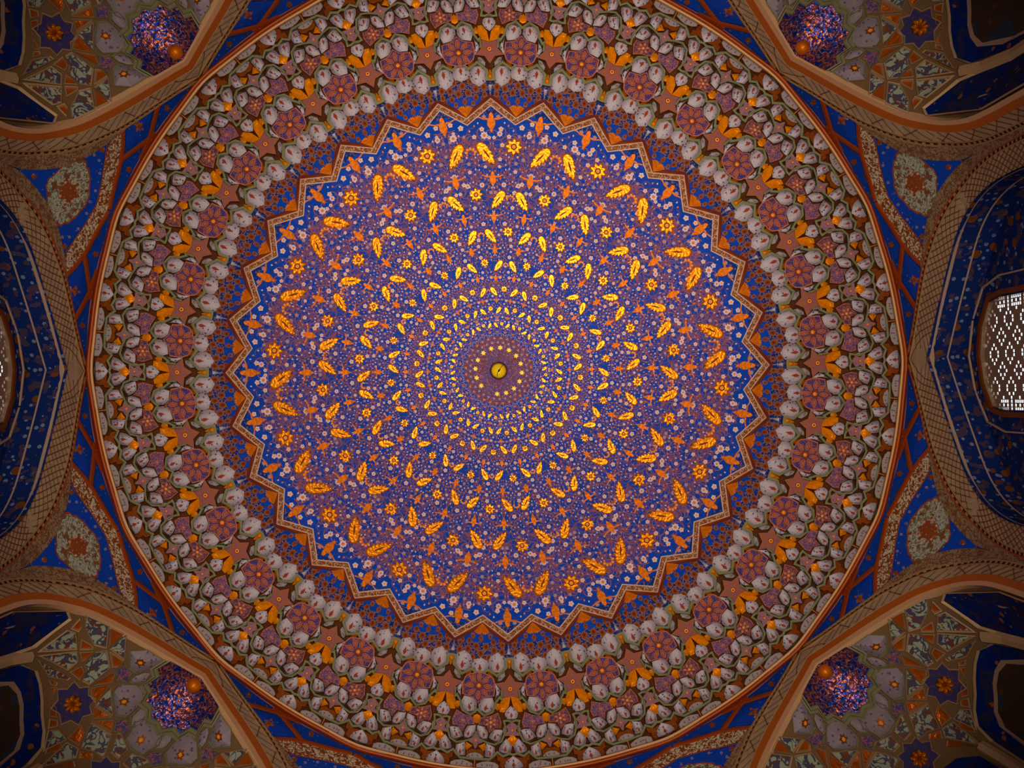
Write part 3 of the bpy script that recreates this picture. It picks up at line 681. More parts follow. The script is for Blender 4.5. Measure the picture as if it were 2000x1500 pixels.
# arch mouldings
def arch_curve(N=34):
    pts = [(1.75, -H), (1.75, 4.0), (1.75, 7.5), (1.75, 8.6), (1.75, 9.2)]
    hh = [1.75 * (1 - (i / 24.) ** 1.6) for i in range(25)]
    pts += [(h, archz(h)) for h in hh]
    return pts
def smooth(pts, it=2):
    for _ in range(it): pts = [pts[0]] + [((a[0] + 2 * b[0] + c[0]) / 4, (a[1] + 2 * b[1] + c[1]) / 4) for a, b, c in zip(pts, pts[1:], pts[2:])] + [pts[-1]]
    return pts
AC = smooth(arch_curve())
def offs(o):
    """arch curve offset outward by o metres (wider toward the crown)"""
    res = []
    for i, (h, z) in enumerate(AC):
        a = AC[max(0, i - 1)]; b = AC[min(len(AC) - 1, i + 1)]; dx, dz = b[0] - a[0], b[1] - a[1]; l = hypot(dx, dz); nx, nz = dz / l, -dx / l
        k = .66 + .34 * min(1, max(0, (1.78 - h) / .9))
        if i == len(AC) - 1: res.append((0, z + o * k / max(.6, nz) )); continue
        res.append((max(0, h + nx * o * k), z + nz * o * k))
    return res
def wpt(h, z, proj, sg):
    phi = math.atan2(h, A0); R = rwall(phi, z) - proj; return (R * cos(phi), sg * R * sin(phi), z)
def arch_band(mb, o0, o1, p0, p1, m, back=.0):
    a, b = offs(o0), offs(o1); n = len(a)
    for sg in (1, -1):
        v = [wpt(h, z, p0, sg) for h, z in a] + [wpt(h, z, p1, sg) for h, z in b]
        mb.add(v, [[i, i + 1, n + i + 1, n + i] for i in range(n - 1)], m)
        for (L, p) in ((a, p0), (b, p1)):
            v = [wpt(h, z, p, sg) for h, z in L] + [wpt(h, z, -back, sg) for h, z in L]; mb.add(v, [[i, i + 1, n + i + 1, n + i] for i in range(n - 1)], m)
def band_point(s, f, o0, o1, proj, sg, cache={}):
    key = (o0, o1)
    if key not in cache:
        a, b = offs(o0), offs(o1); L = [0]
        for i in range(1, len(AC)): L.append(L[-1] + hypot(AC[i][0] - AC[i - 1][0], AC[i][1] - AC[i - 1][1]))
        cache[key] = (a, b, L)
    a, b, L = cache[key]; s = L[-1] - s
    i = max(0, min(len(L) - 2, next((j for j in range(len(L) - 1) if L[j + 1] >= s), len(L) - 2))); t = (s - L[i]) / (L[i + 1] - L[i])
    t = max(0, min(1, t)); ha, za = a[i][0] + (a[i + 1][0] - a[i][0]) * t, a[i][1] + (a[i + 1][1] - a[i][1]) * t; hb, zb = b[i][0] + (b[i + 1][0] - b[i][0]) * t, b[i][1] + (b[i + 1][1] - b[i][1]) * t
    return wpt(ha + (hb - ha) * f, za + (zb - za) * f, proj, sg)
def stroke(mb, pts, wd, m):
    n = len(pts); v = []
    for i, p in enumerate(pts):
        a = Vector(pts[max(0, i - 1)]); b = Vector(pts[min(n - 1, i + 1)]); t = (b - a); nrm = Vector((p[0], p[1], 0)).normalized(); sd = t.cross(nrm).normalized() * wd / 2; v += [tuple(Vector(p) + sd), tuple(Vector(p) - sd)]
    mb.add(v, [[2 * i, 2 * i + 1, 2 * i + 3, 2 * i + 2] for i in range(n - 1)], m)
def arch_set(corner):
    S = []
    if corner: bands = [('inner_moulding', 0, .085, .012, .02, 'moulding_cream'), ('brown_moulding', .085, .215, .025, .03, 'moulding_brown'), ('lattice_band', .215, .40, .035, .035, 'lattice_ground')]; lo, hi = .215, .40
    else: bands = [('inner_moulding', 0, .03, .012, .016, 'niche_line'), ('lattice_band', .03, .40, .02, .035, 'lattice_ground')]; lo, hi = .025, .40
    for nm, a, b, p0, p1, m in bands: mb = MB(); arch_band(mb, a, b, p0, p1, m, .05 if a == 0 else 0); S.append((nm, mb.build(nm), None))
    mb = MB(); arch_band(mb, .40, .425, .045, .045, 'bead_light'); arch_band(mb, .425, .475, .035, .035, 'bead_dark'); arch_band(mb, .475, .50, .045, .045, 'bead_light' if corner else 'strap_red')
    S.append(('bead_course', mb.build('bead_course'), None))
    mb = MB(); mx = MB()
    for sg in (1, -1):
        for j in range(74):
            s = .03 + j * .075; v = [band_point(s + ds, ff, .425, .475, pr, sg) for pr in (.05,) for ds, ff in ((0, .1), (.035, .1), (.035, .9), (0, .9))]; mb.add(v, [[0, 1, 2, 3]], 'bead_light')
        step = .13 if corner else .10; W_ = (hi - lo)
        for j in range(-4, int(5.2 / step)):
            for dr in ((1,) if corner and j % 3 else (1, -1)):
                p = []
                for e in range(5):
                    f = e / 4; s = j * step + (f if dr == 1 else 1 - f) * W_ * .9
                    if s < 0: p = []; continue
                    p.append(band_point(s, f, lo, hi, .041 if corner else .024 + .015 * f, sg))
                if len(p) > 1: stroke(mx, p, .013, 'lattice_line')
    S.append(('beads', mb.build('beads'), 'stuff')); S.append(('lattice_lines', mx.build('lattice_lines'), 'stuff'))
    return S
AS = {True: arch_set(True), False: arch_set(False)}
ALAB = {0: 'wide latticed arch framing the pierced window at the right edge', 180: 'wide latticed arch framing the pierced window at the left edge',
        225: 'cream and brown pointed arch of the upper left squinch', 315: 'cream and brown pointed arch of the upper right squinch',
        45: 'cream and brown pointed arch of the lower right squinch', 135: 'cream and brown pointed arch of the lower left squinch',
        90: 'latticed arch below the bottom edge of the dome', 270: 'latticed arch above the top edge of the dome'}
for k in range(8):
    d = k * 45; o = root('arch_moulding', ALAB[d], 'arch', 'arches round the octagon')
    for nm, me, kd in AS[k % 2 == 1]: part(nm, me, o, radians(d), kind=kd)
# spandrels over the corners of the octagon
def spandrel_set():
    S = []
    def sq(L): return [pw(q, d) for q, d in L]
    def hp(mb, L, dz, m, sk):      # the panel folds at the octagon's corner: build it from narrow strips on either side
        n = len(L); qs = [q for q, d in L]; qa, qb = min(qs), max(qs); N = 16
        def sp(q, s_):
            ds = []
            for i in range(n):
                (a, b), (c, d) = L[i], L[(i + 1) % n]
                if (a - q) * (c - q) <= 0 and a != c: ds.append(b + (d - b) * (q - a) / (c - a))
            ds = [d * s_ for d in ds]; return max(0, max(ds) if ds else 0)
        for s_ in (1, -1):
            vs = []
            for j in range(N + 1):
                q = qa + (qb - qa) * (.002 + .996 * j / N); w = sp(q, s_)
                for i in range(5): u, v = pw(q, s_ * w * i / 4); vs.append(P(u, v, zsp(u, v) - dz))
            mb.add(vs, [[j * 5 + i, j * 5 + i + 1, j * 5 + i + 6, j * 5 + i + 5] for j in range(N) for i in range(4)], m)
            if sk:
                e = [vs[j * 5 + 4] for j in range(N + 1)]; e2 = [(x * (z + sk) / z, y * (z + sk) / z, z + sk) for x, y, z in e]
                mb.add(e + e2, [[j, j + 1, N + 2 + j, N + 1 + j] for j in range(N)], m)
    kite_half = [(838, 0), (846, -3), (868, -7.6), (872, -7.9), (905, -6.0), (940, -3.4), (997, -.15)]
    kite = kite_half + [(q, -d) for q, d in reversed(kite_half) if d != 0]
    mb = MB(); hp(mb, kite, .03, 'panel_blue', .0); S.append(('kite_panel', mb.build('kite_panel'), None, None))
    mb = MB()
    ribbon(mb, sq(kite), 2.2, zsp, .04, 'strap_red', .02, True)
    S.append(('kite_edge', mb.build('kite_edge'), None, None))
    med = [(858, 0), (862, -1.4), (874, -3.2), (884, -3.7), (894, -4.3), (906, -3.9), (918, -3.2), (928, -2.0), (936, -.9), (941, 0)]
    med = med + [(q, -d) for q, d in reversed(med) if d != 0]
    def wob(L, am):
        r = []
        for i in range(len(L)):
            a, b = L[i], L[(i + 1) % len(L)]; r += [a, ((a[0] + b[0]) / 2, (a[1] + b[1]) / 2)]
        c = centroid(r); return [(c[0] + (x - c[0]) * (1 + (am if i % 2 else -am)), c[1] + (y - c[1]) * (1 + (am if i % 2 else -am))) for i, (x, y) in enumerate(r)]
    m2 = wob(med, .035)
    mb = MB(); hp(mb, [(898 + (q - 898) * 1.06, d * 1.07) for q, d in m2], .036, 'strap_red', .006); hp(mb, m2, .045, 'medallion', .01); S.append(('medallion', mb.build('medallion'), None, 'pale green medallion'))
    mb = MB()
    cc = pw(897, 0); plate(mb, [(cc[0] + x, cc[1] + y) for x, y in star_pts(0, 0, 23, 15, 6)], zsp, .055, 'medallion_brown', .01)
    S.append(('medallion_heart', mb.build('medallion_heart'), None, None))
    mb = MB(); f = lambda x, y: (x, y)
    for q, d in ((897, 0), (884, .9), (884, -.9), (909, .9), (909, -.9), (897, 1.4), (897, -1.4)):
        c = pw(q, d); plate(mb, [(c[0] + x, c[1] + y) for x, y in circ(0, 0, 3.2, 8)], zsp, .064, 'petal_in', .008); plate(mb, [(c[0] + x, c[1] + y) for x, y in circ(0, 0, 1.3, 6)], zsp, .07, 'blossom', .006)
    for q, d in ((850, -1.6), (856, -3.9), (868, -5.3), (881, -5.6), (896, -5.6), (912, -4.7), (928, -3.6), (944, -2.5), (958, -1.3), (852, 0)):
        for sg in (1, -1):
            c = pw(q, sg * d); plate(mb, [(c[0] + x, c[1] + y) for x, y in star_pts(0, 0, 3.4, 2.4, 5)], zsp, .036, 'blossom_dim', .006); plate(mb, [(c[0] + x, c[1] + y) for x, y in circ(0, 0, 1.2, 5)], zsp, .042, 'medallion_brown', .005)
    for q, d in ((872, -6.7), (872, 6.7), (969, 0)):
        c = pw(q, d); plate(mb, [(c[0] + x, c[1] + y) for x, y in star_pts(0, 0, 6.5, 5, 5)], zsp, .04, 'medallion_brown', .008)
    S.append(('painted_flowers', mb.build('painted_flowers'), 'stuff', None))
    for sg in (1, -1):
        mb = MB(); vo = [(815, 0), (822, 2.6), (833, 6.4), (850, 9.3), (866, 11.2)]; vi = [(837, 0), (844, 2.8), (857, 5.6), (866, 7.8), (874, 9.3)]
        A = [pw(q, sg * d) for q, d in vo]; B = [pw(q, sg * d) for q, d in vi]
        for i in range(4): plate(mb, [A[i], A[i + 1], B[i + 1], B[i]], zsp, .05, 'vine_band', .03)
        S.append(('vine_band', mb.build('vine_band'), None, None))
    return S
def zsp(u, v):    # spandrel axis rotated: the octagon corner lies at angle 0 here
    a = pi / 8; return zwall(u * cos(a) - v * sin(a), u * sin(a) + v * cos(a))
SS = spandrel_set()
SL = ['lower right of the picture, nearer the right window', 'bottom right, beside the lower right squinch', 'bottom left, beside the lower left squinch', 'lower left of the picture, nearer the left window',
      'upper left of the picture, nearer the left window', 'top left, beside the upper left squinch', 'top right, beside the upper right squinch', 'upper right of the picture, nearer the right window']
for k in range(8):
    o = root('spandrel', 'blue kite spandrel with pale medallion, ' + SL[k], 'spandrel', 'kite spandrels between the arches')
    for nm, me, kd, lb in SS: part(nm, me, o, radians(22.5 + 45 * k), label=lb, kind=kd)
# strip of painted scrollwork on the piers between neighbouring arches
pier = MB()
for sg in (1, -1):
    a = offs(.50); n = len(a)
    v = []
    for h, z in a:
        hh = max(h, 1.05); v.append(wpt(min(h, 2.1), z, .035, sg)); v.append(wpt(min(A0 * math.tan(pi / 8), h + (.16 if h > 1.6 else .12 * max(0, (h - 1.0) / .6))), z + (.14 * max(0, min(1, (h - 1.0) / .5)) if h < 1.98 else 0) * (1 if z > 10.2 else 0), .035, sg))
    fs = [[2 * i, 2 * i + 1, 2 * i + 3, 2 * i + 2] for i in range(n - 1) if a[i][0] > 1.0]
    pier.add(v, fs, 'vine_band_dim')
me = pier.build('scroll_strip')
for o in list(COL.objects):
    if o.parent is None and o.name.startswith('wall_'): part('scroll_strip', me, o, radians([k for k, v in SIDE.items() if 'wall_' + v == o.name][0]))

# ================================================================== WINDOW RECESSES (axis arches)
XB = 5.5
def recess_mesh():
    mb = MB(); C = AC; n = len(C)
    for sg in (1, -1):
        ds = (A0 - .06, 5.2, 5.35, XB); v = [(x, sg * h, z) for x in ds for h, z in C]
        mb.add(v, [[j * n + i, j * n + i + 1, (j + 1) * n + i + 1, (j + 1) * n + i] for j in range(3) for i in range(n - 1)], 'soffit_blue')
    return mb
WIN = [(0, 11.27), (.32, 11.2), (.58, 11.03), (.62, 10.8), (.62, 9.2)]
def wy(z):
    return interp(-z, [-11.27, -11.2, -11.03, -10.8], [0, .32, .58, .62]) if z < 11.27 else 0
mb = recess_mesh()
part_soffit = mb.build('soffit')
mb = MB()
zs = [-H, 4, 8, 9.18, 9.2, 9.6, 10, 10.3, 10.5, 10.65, 10.8, 10.92, 11.03, 11.12, 11.2, 11.27, 11.4, 11.55, 11.68, 11.85]
def ah_of_z(z):
    for (h1, z1), (h2, z2) in zip(AC, AC[1:]):
        if z1 <= z <= z2: return h1 + (h2 - h1) * (z - z1) / (z2 - z1)
    return 0 if z > 11 else 1.75
for sg in (1, -1):
    v = []
    for z in zs: v += [(XB, sg * (wy(z) if z >= 9.19 else 0), z), (XB, sg * (max(ah_of_z(z), wy(z) if z >= 9.19 else 0) + .12), z)]
    mb.add(v, [[2 * i, 2 * i + 1, 2 * i + 3, 2 * i + 2] for i in range(len(zs) - 1)], 'soffit_blue')
    v = [(XB, 0, 9.2), (XB, sg * .62, 9.2), (XB, 0, 8.0), (XB, sg * .62, 8)]
back_wall = mb.build('recess_wall')
def wall_line(half, wd, proj, m):
    mb = MB(); 
    pts = [(-h, z) for h, z in reversed(half)] + [p for p in half if p[0] != 0]
    n = len(pts); v = []
    for i, (h, z) in enumerate(pts):
        a = pts[max(0, i - 1)]; b = pts[min(n - 1, i + 1)]; dx, dz = b[0] - a[0], b[1] - a[1]; l = hypot(dx, dz) or 1; nx, nz = -dz / l * wd / 2, dx / l * wd / 2
        v += [(XB + .0, h - nx, z - nz), (XB - proj, h - nx, z - nz), (XB - proj, h + nx, z + nz), (XB + .0, h + nx, z + nz)]
    mb.add(v, [[4 * i + a, 4 * i + a + 1, 4 * i + a + 5, 4 * i + a + 4] for i in range(n - 1) for a in range(3)], m)
    return mb
frame_me = wall_line([(0, 11.32), (.34, 11.25), (.62, 11.06), (.67, 10.8), (.67, 9.18), (.001, 9.17)], .06, .03, 'window_frame').build('window_frame')
line_me = wall_line([(0, 11.56), (.42, 11.44), (.76, 11.18), (.86, 10.8), (.86, 8.0)], .018, .02, 'niche_line').build('border_line')
mb = MB()
C2 = [(h * .965, z - .05) for h, z in AC]; n = len(C2)
for sg in (1, -1):
    mb.add([(x, sg * (h + d), z) for x, d in ((5.28, 0), (5.30, .0)) for h, z in [(a * 1.035, b + .045) for a, b in C2]], [[i, i + 1, n + i + 1, n + i] for i in range(n - 1)], 'niche_line')
soff_line = mb.build('soffit_line')
# pierced window mesh: a slab with real openings laid out in diamonds
def lattice():
    mb = MB(); p = .042; TH = .004
    for a in range(-16, 16):
        for b in range(-2, 50):
            h0, z0 = a * p, 11.24 - (b + 1) * p; hc, zc = h0 + p / 2, z0 + p / 2
            if abs(hc) > wy(zc) + .05 or zc > 11.31 or zc < 9.2: continue
            # diamond lattice
            u = hc / .378; w_ = (11.05 - zc) / .336
            best = 9
            for du, dw in ((0, 0), (.5, .5)):
                x = (u + du + .5) % 1 - .5; y = (w_ + dw + .5) % 1 - .5; best = min(best, abs(abs(x) + abs(y) * .95 - .27))
            open_ = best < .06 or (abs(hc) > .50 and b % 2 == 0 and zc < 10.9)
            x0, x1 = XB + .03, XB + .03 + TH
            if not open_:
                mb.add([(x0, h0, z0), (x0, h0 + p, z0), (x0, h0 + p, z0 + p), (x0, h0, z0 + p)], [[0, 1, 2, 3]], 'window_mesh')
            else:
                k = .26; c = [(h0, z0), (h0 + p, z0), (h0 + p, z0 + p), (h0, z0 + p)]; d = [(hc + (x - hc) * (1 - k), zc + (y - zc) * (1 - k)) for x, y in c]
                v = [(x0, *q) for q in c] + [(x0, *q) for q in d] + [(x1, *q) for q in d]
                mb.add(v, [[i, (i + 1) % 4, 4 + (i + 1) % 4, 4 + i] for i in range(4)] + [[4 + i, 4 + (i + 1) % 4, 8 + (i + 1) % 4, 8 + i] for i in range(4)], 'window_mesh')
    return mb.build('pierced_mesh')
LM = lattice()
mb = MB()
pts = [(-h, z) for h, z in reversed(WIN)] + [q for q in WIN if q[0] != 0]; n = len(pts)
mb.add([(x, h, z) for x in (XB - .02, XB + .09) for h, z in pts], [[i, i + 1, n + i + 1, n + i] for i in range(n - 1)], 'window_mesh')
reveal = mb.build('window_reveal')
for k, (d, nm, lab) in enumerate(((0, 'window_1', 'pierced lattice window with daylight in diamonds of small holes, right edge'), (180, 'window_2', 'pierced lattice window with daylight glints at the left edge'))):
    o = root(nm, lab, kind='structure')
    part('window_frame', frame_me, o, radians(d)); part('pierced_mesh', LM, o, radians(d)); part('window_reveal', reveal, o, radians(d))
for d in (0, 90, 180, 270):
    o = bpy.data.objects['wall_' + SIDE[d]]
    part('soffit', part_soffit, o, radians(d), label='blue floral soffit'); part('recess_wall', back_wall, o, radians(d)); part('border_line', line_me, o, radians(d)); part('soffit_line', soff_line, o, radians(d))
    if d in (90, 270): part('pierced_mesh', LM, o, radians(d))

# ================================================================== SQUINCHES
WQ, DQ = 1.75, 1.65
def sqs(beta, m, lift=0.0):
    """beta degrees from the outward diagonal, m 0 crown .. 1 springing, >1 wall below"""
    a = radians(beta + 90); mm = min(m, 1.0); z = archz(WQ * mm) if m <= 1 else 9.8 - (m - 1) * WQ
    h, dd = WQ * mm * cos(a), DQ * mm * sin(a)
    # lift pulls the point down and toward the room
    k = min(1, max(0, (m - .55) / .45)) if m < 1 else 1
    return (A0 + dd - lift * k * .9 * abs(sin(a)) , h - lift * k * .9 * cos(a), z - lift * (1 - k * .6))
def scell(mb, poly, m, frame='rib', w_=.82, lift=.055, depth=.035, centre=None):
    """a cell: raised frame along its edge and a recessed field inside"""
    n = len(poly); c = centroid(poly)
    # constant-width inset
    L = [hypot((a[0] - c[0]) * .03, a[1] - c[1]) for a in poly]; mean = sum(L) / n
    k = max(.35, 1 - .021 * (1 - w_) * 5 / max(.02, mean))
    inn = [(c[0] + (a - c[0]) * k, c[1] + (b - c[1]) * k) for a, b in poly]
    out = [sqs(a, b, lift - .012) for a, b in poly]; mid = [sqs(c[0] + (a - c[0]) * (1 + k) / 2, c[1] + (b - c[1]) * (1 + k) / 2, lift + .012) for a, b in poly]
    i1 = [sqs(a, b, lift) for a, b in inn]; i2 = [sqs(a, b, lift - depth) for a, b in inn]
    v = out + mid + i1 + i2
    mb.add(v, [[j * n + i, j * n + (i + 1) % n, (j + 1) * n + (i + 1) % n, (j + 1) * n + i] for j in range(3) for i in range(n)], frame)
    if centre is None: mb.add(i2, [list(range(n))], m)
    else:
        # subdivided so the field can bulge
        N = 4; vs, fs = [], []
        for r in range(N + 1):
            t = r / N
            for a, b in inn: vs.append(sqs(c[0] + (a - c[0]) * (1 - t * .999), c[1] + (b - c[1]) * (1 - t * .999), lift - depth + centre * sin(pi / 2 * t)))
        for r in range(N):
            for i in range(n): fs.append([r * n + i, r * n + (i + 1) % n, (r + 1) * n + (i + 1) % n, (r + 1) * n + i])
        mb.add(vs, fs, m)
FLO = [[(91.7, .629), (91.1, .776), (84.6, .734), (76.4, .628), (76.9, .556)], [(92.5, .519), (77.6, .544), (74.2, .478), (71.8, .441)],
 [(76.1, .552), (72.8, .604), (64.9, .641), (59.6, .62), (54.0, .633), (51.2, .591), (63.5, .497)], [(80.4, .752), (80.6, .798), (68.3, .875), (71.7, .698)],
 [(70.9, .698), (66.9, .87), (59.7, .715), (65.0, .672)], [(65.4, .866), (56.9, .802), (54.5, .705), (56.0, .689)], [(49.3, .481), (38.9, .57), (27.3, .496)],
 [(16.8, .54), (29.2, .611), (24.6, .657), (19.0, .717), (13.8, .666), (7.5, .648), (10.3, .602)], [(31.6, .771), (33.4, .815), (25.6, .862), (25.7, .75)],
 [(25.0, .756), (21.1, .896), (15.7, .752), (19.3, .716)], [(13, .50), (15.5, .512), (8, .60), (1.5, .595), (1.5, .525)]]
BRO = [[(91.8, .533), (91.1, .615), (77.8, .549)], [(75.8, .536), (64.2, .492), (65.0, .459), (71.1, .442)], [(75.9, .629), (78.0, .713), (71.5, .691), (74.0, .62)],
 [(72.9, .615), (70.4, .686), (65.3, .656), (67.5, .633)], [(88.1, .782), (81.3, .788), (80.9, .741), (84.2, .742)], [(63.1, .65), (59.0, .707), (54.3, .644), (59.5, .627)],
 [(60.9, .467), (50.8, .584), (52.3, .473)], [(51.3, .479), (49.6, .589), (43.4, .584), (39.2, .563)], [(54.2, .753), (56.0, .8), (52.9, .788), (52.0, .756)],
 [(51.7, .753), (51.9, .784), (46.8, .783)], [(41.8, .761), (45.7, .788), (38.9, .799), (37.0, .768)], [(35.7, .764), (38.1, .8), (33.6, .815), (33.1, .771)],
 [(26.6, .501), (38.1, .571), (30.9, .604)], [(24.5, .499), (30.1, .612), (17.6, .537)], [(30.0, .662), (26.4, .751), (19.8, .714), (24.7, .66)],
 [(12.5, .775), (19.5, .875), (15.5, .765)], [(22, .775), (31, .80), (24.5, .86)], [(13.2, .669), (18.4, .72), (15.2, .748), (10.7, .69)]]
STA = [[(71.2, .439), (64.9, .444), (62.9, .478), (58.3, .456), (52.3, .466), (54.0, .431), (51.0, .391), (56.8, .392), (60.6, .366), (63.6, .403)],
 [(21.2, .43), (22.1, .463), (25.2, .494), (20.4, .507), (17.7, .528), (13.4, .499), (10.4, .503), (11.5, .468), (11.0, .451), (16.6, .446)]]
LOB = [[(88, .245), (90, .365), (81.2, .448), (65, .402), (60.6, .355), (72.2, .275)], [(41.3, .313), (49.4, .348), (51.2, .438), (45.1, .473), (36.2, .481), (26.6, .484), (21.7, .436), (25.0, .371), (30.9, .324)]]
LO2 = [[(64.2, .272), (63.8, .313), (59.4, .357), (53.6, .389), (50.3, .369), (50.6, .305)], [(19.7, .333), (24.0, .351), (20.2, .418), (14.2, .447), (10.3, .411), (12.1, .346)]]
SCA = [(89.5, .212), (69, .256), (58, .232), (47.5, .296), (37.5, .277), (28, .322), (18.6, .301), (8, .342), (0, .322)]
def sq_set():
    S = []
    def add(nm, mb, lb=None, kd=None, sm=False): S.append((nm, mb.build(nm, sm), lb, kd))
    mb = MB(); ms = [0, .05, .1, .2, .3, .4, .5, .6, .7, .8, .86, .92, .96, 1.0, 1.3, 1.8, 3, 5, 7.51]; na = 48
    mb.add([sqs(-90 + 180 * i / na, m, -.015 if m > .8 else -.008) for m in ms for i in range(na + 1)], [[j * (na + 1) + i, j * (na + 1) + i + 1, (j + 1) * (na + 1) + i + 1, (j + 1) * (na + 1) + i] for j in range(len(ms) - 1) for i in range(na)], 'squinch_gap_shade')
    add('vault_shell', mb, sm=True)
    def motif(mb, b, m):
        for k_, rr, mm, lf in ((6, .034, 'brown_gilt', .122), (6, .016, 'heart_orange', .128)):
            mb.add([sqs(b + (rr if i % 2 == 0 else rr * .6) * cos(pi * i / k_) / m * 50, m + (rr if i % 2 == 0 else rr * .6) * sin(pi * i / k_), lf) for i in range(2 * k_)], [list(range(2 * k_))], mm)
    fl = lambda L, sg: [(a * sg, b) for a, b in L]
    for L, nm, m, kw in ((FLO, 'floral_cell', 'floral', dict(centre=0)), (BRO, 'gilt_cell', 'squinch_brown', dict(depth=.05, centre=0)), (STA, 'violet_star', 'star_violet', dict(frame='rib_green')),
                         (LOB, 'domed_lobe', 'lobe', dict(frame='rib_green', centre=.09, depth=.03)), (LO2, 'small_lobe', 'lobe', dict(frame='rib_green', centre=.03, depth=.03))):
        for poly in L:
            for sg in (1, -1):
                mb = MB(); scell(mb, fl(poly, sg), m, **{**dict(frame='rib'), **kw})
                if nm == 'domed_lobe': motif(mb, *centroid(fl(poly, sg)))
                add(nm, mb)
    mb = MB(); scell(mb, [(-15, .415), (-13, .355), (-5, .345), (5, .345), (13, .355), (15, .415), (10, .47), (9, .505), (0, .515), (-9, .505), (-10, .47)], 'lobe', frame='rib_green', centre=.09, depth=.03); motif(mb, 0, .43); add('domed_lobe', mb)
    for b0, m0, rb, rm in ((42, .675, 12.6, .118), (-42, .675, 12.6, .118), (0, .70, 11.5, .11)):
        poly = [(b0 + x, m0 + y) for x, y in [((rb if i % 2 == 0 else rb * .74) * sin(pi * i / 8), (rm if i % 2 == 0 else rm * .74) * cos(pi * i / 8)) for i in range(16)]]
        mb = MB(); scell(mb, poly, 'boss_ground', frame='rib'); add('boss_star_panel', mb)
        mb = MB(); c = sqs(b0, m0, .02); n = 14
        prof = [(.075, 0), (.075, .04), (.055, .06), (.03, .05)]
        mb.add([(c[0] + r * cos(2 * pi * i / n), c[1] + r * sin(2 * pi * i / n), c[2] - d) for r, d in prof for i in range(n)], [[j * n + i, j * n + (i + 1) % n, (j + 1) * n + (i + 1) % n, (j + 1) * n + i] for j in range(3) for i in range(n)] + [[3 * n + i for i in range(n)]], 'brown_gilt')
        add('gilded_boss', mb, 'small gilded rosette boss', sm=True)
        mb = MB()
        for j in range(8):
            a = j * pi / 4; x, y = c[0] + .062 * cos(a), c[1] + .062 * sin(a); N = 8
            vs, fs = [], []
            for r_, d_ in ((1, .045), (.8, .075), (.35, .095)):
                for i in range(N): vs.append((x + (.038 * r_ * cos(2 * pi * i / N)) * cos(a) - .02 * r_ * sin(2 * pi * i / N) * sin(a), y + .038 * r_ * cos(2 * pi * i / N) * sin(a) + .02 * r_ * sin(2 * pi * i / N) * cos(a), c[2] - d_))
            for r_ in range(2):
                for i in range(N): fs.append([r_ * N + i, r_ * N + (i + 1) % N, (r_ + 1) * N + (i + 1) % N, (r_ + 1) * N + i])
            fs.append([2 * N + i for i in range(N)]); mb.add(vs, fs, 'gold')
        add('boss_petals', mb, sm=True)
    # scalloped blue fan panel
    full = SCA + [(-a, b) for a, b in reversed(SCA) if a != 0]; n = len(full); mb = MB(); N = 6
    vs = [sqs(a, b * (1 - r / N) + .003, .0 + .0 * r) for r in range(N + 1) for a, b in full]
    mb.add(vs, [[r * n + i, r * n + i + 1, (r + 1) * n + i + 1, (r + 1) * n + i] for r in range(N) for i in range(n - 1)], 'fan_blue'); add('scalloped_fan', mb, 'scalloped blue fan panel', sm=True)
    for o1, o2, l1, l2 in ((0, .014, .03, .05), (.02, .034, .05, .07)):
        mb = MB(); mb.add([sqs(a, b + o, l) for o, l in ((o1 - .001, -.01), (o1, l1), ((o1 + o2) / 2, l2 + .01), (o2, l2), (o2 + .001, -.01)) for a, b in full], [[j * n + i, j * n + i + 1, (j + 1) * n + i + 1, (j + 1) * n + i] for j in range(4) for i in range(n - 1)], 'rib_green'); add('fan_rim', mb)
    # gilt ball at the crown
    mb = MB(); c = (A0 + .07, 0, 11.56); r = .085; vs = []; n = 16
    for j in range(9):
        for i in range(n): vs.append((c[0] + r * sin(pi * j / 8) * cos(2 * pi * i / n), c[1] + r * sin(pi * j / 8) * sin(2 * pi * i / n), c[2] + r * cos(pi * j / 8)))
    mb.add(vs, [[j * n + i, j * n + (i + 1) % n, (j + 1) * n + (i + 1) % n, (j + 1) * n + i] for j in range(8) for i in range(n)], 'old_gold'); add('gilt_ball', mb, 'gilded ball at the crown of the squinch', sm=True)
    # niches in the back wall and side panels, with bordering lines
    for sg in (1, -1):
        ni = [(64, 3.0), (64, 1.0), (63.5, .91), (60, .85), (54, .825), (47, .815), (40, .82), (33, .825), (27, .85), (24, .91), (23, 1.0), (23, 3.0)]
        mb = MB(); n = len(ni); c = (43.5, 1.0)
        o1 = [sqs(sg * a, b, .04) for a, b in ni]; o2 = [sqs(sg * (c[0] + (a - c[0]) * .97), b + (.008 if b < 1 else 0), .0) for a, b in ni]; o3 = [sqs(sg * (c[0] + (a - c[0]) * .78), b + (.07 if b < 1.01 else 0), .0) for a, b in ni]
        o4 = [sqs(sg * (c[0] + (a - c[0]) * .74), b + (.085 if b < 1.01 else 0), .012) for a, b in ni]
        for A_, B_, m in ((o1, o2, 'rib'), (o2, o3, 'niche_blue'), (o3, o4, 'niche_line')): mb.add(A_ + B_, [[i, i + 1, n + i + 1, n + i] for i in range(n - 1)], m)
        h_ = n // 2; mb.add(o4, [[i, i + 1, n - 2 - i, n - 1 - i] for i in range(h_ - 1)], 'niche_dark'); add('wall_niche', mb, 'painted wall niche, corner dimness in its colour')
        sp = [(89.5, 3.0), (89.5, 1.0), (89.5, .85), (86, .81), (78, .845), (70.5, .885), (68.5, .93), (68, 1.0), (68, 3.0)]
        mb = MB(); o1 = [sqs(sg * a, b, .045) for a, b in sp]; c = (79, 1.2); o2 = [sqs(sg * (c[0] + (a - c[0]) * .96), b + (.012 if b < 1 else 0), .02) for a, b in sp]; n = len(sp)
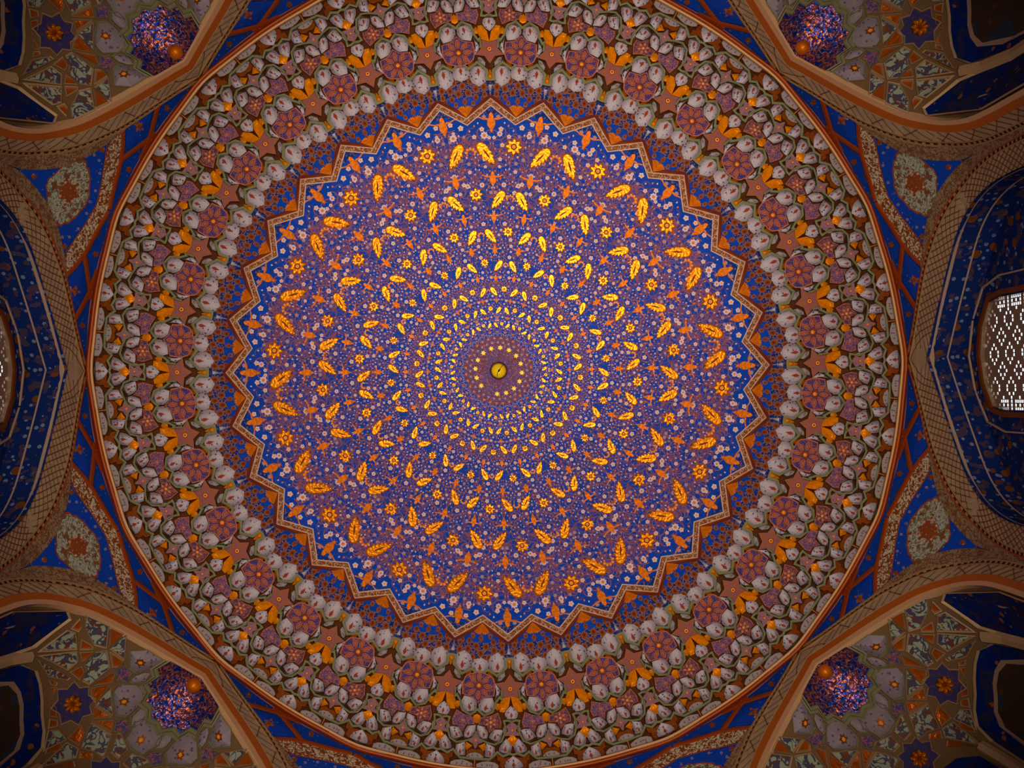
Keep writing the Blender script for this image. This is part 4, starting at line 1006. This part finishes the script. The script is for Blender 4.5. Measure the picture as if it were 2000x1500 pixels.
        mb.add(o1 + o2, [[i, i + 1, n + i + 1, n + i] for i in range(n - 1)], 'rib'); mb.add(o2, [[0, 1, 7, 8], [1, 2, 6, 7], [2, 3, 4, 5, 6]], 'niche_blue')
        l1 = [sqs(sg * a, b, .045) for a, b in ((82, 3.0), (82, 1.0), (84, .93), (87, .87))]; l2 = [sqs(sg * (a - 1.0), b, .045) for a, b in ((82, 3.0), (82, 1.0), (84, .935), (87, .88))]
        mb.add(l1 + l2, [[i, i + 1, 5 + i, 4 + i] for i in range(3)], 'niche_line'); add('side_panel', mb, 'bright blue side panel')
        for b_ in (66, 20.5):
            mb = MB(); L = [(b_, .885), (b_, .95), (b_, 1.0), (b_, 1.5), (b_, 3.0)]
            mb.add([sqs(sg * (a + d), m_, l) for a, m_ in L for d, l in ((-2.4, .02), (-1.2, .08), (1.2, .08), (2.4, .02))], [[4 * i + j, 4 * i + j + 1, 4 * i + j + 5, 4 * i + j + 4] for i in range(4) for j in range(3)], 'rib'); add('pier_rib', mb)
    ni = [(17.5, 3.0), (17.5, 1.0), (17, .90), (11, .835), (0, .81), (-11, .835), (-17, .90), (-17.5, 1.0), (-17.5, 3.0)]; n = len(ni)
    mb = MB(); o1 = [sqs(a, b, .03) for a, b in ni]; o2 = [sqs(a * .8, b + (.05 if b < 1.01 else 0), 0) for a, b in ni]
    mb.add(o1 + o2, [[i, i + 1, n + i + 1, n + i] for i in range(n - 1)], 'niche_blue'); mb.add(o2, [[0, 1, 7, 8], [1, 2, 6, 7], [2, 3, 5, 6], [3, 4, 5]], 'niche_dark'); add('wall_niche', mb, 'painted wall niche, corner dimness in its colour')
    return S
SQ = sq_set()
SQL = {225: 'upper left squinch vault with gilded boss stars and a glinting blue fan', 315: 'upper right squinch vault with gilded boss stars, beside the right window wall',
       45: 'lower right squinch vault with two gilded rosette bosses in view', 135: 'lower left squinch vault with two gilded bosses and beige ribs'}
for d in (45, 135, 225, 315):
    o = root('squinch_vault', SQL[d], 'squinch', 'corner squinch vaults')
    for nm, me, lb, kd in SQ: part(nm, me, o, radians(d), label=lb, kind=kd)

# ================================================================== FLOOR
mb = MB(); n = 8
mb.add([(7.2 * cos(radians(22.5 + 45 * i)), 7.2 * sin(radians(22.5 + 45 * i)), -H) for i in range(8)], [list(range(8))], 'floor_stone')
fl = root('floor', 'stone floor of the domed chamber', kind='structure'); part('paving', mb.build('paving'), fl)
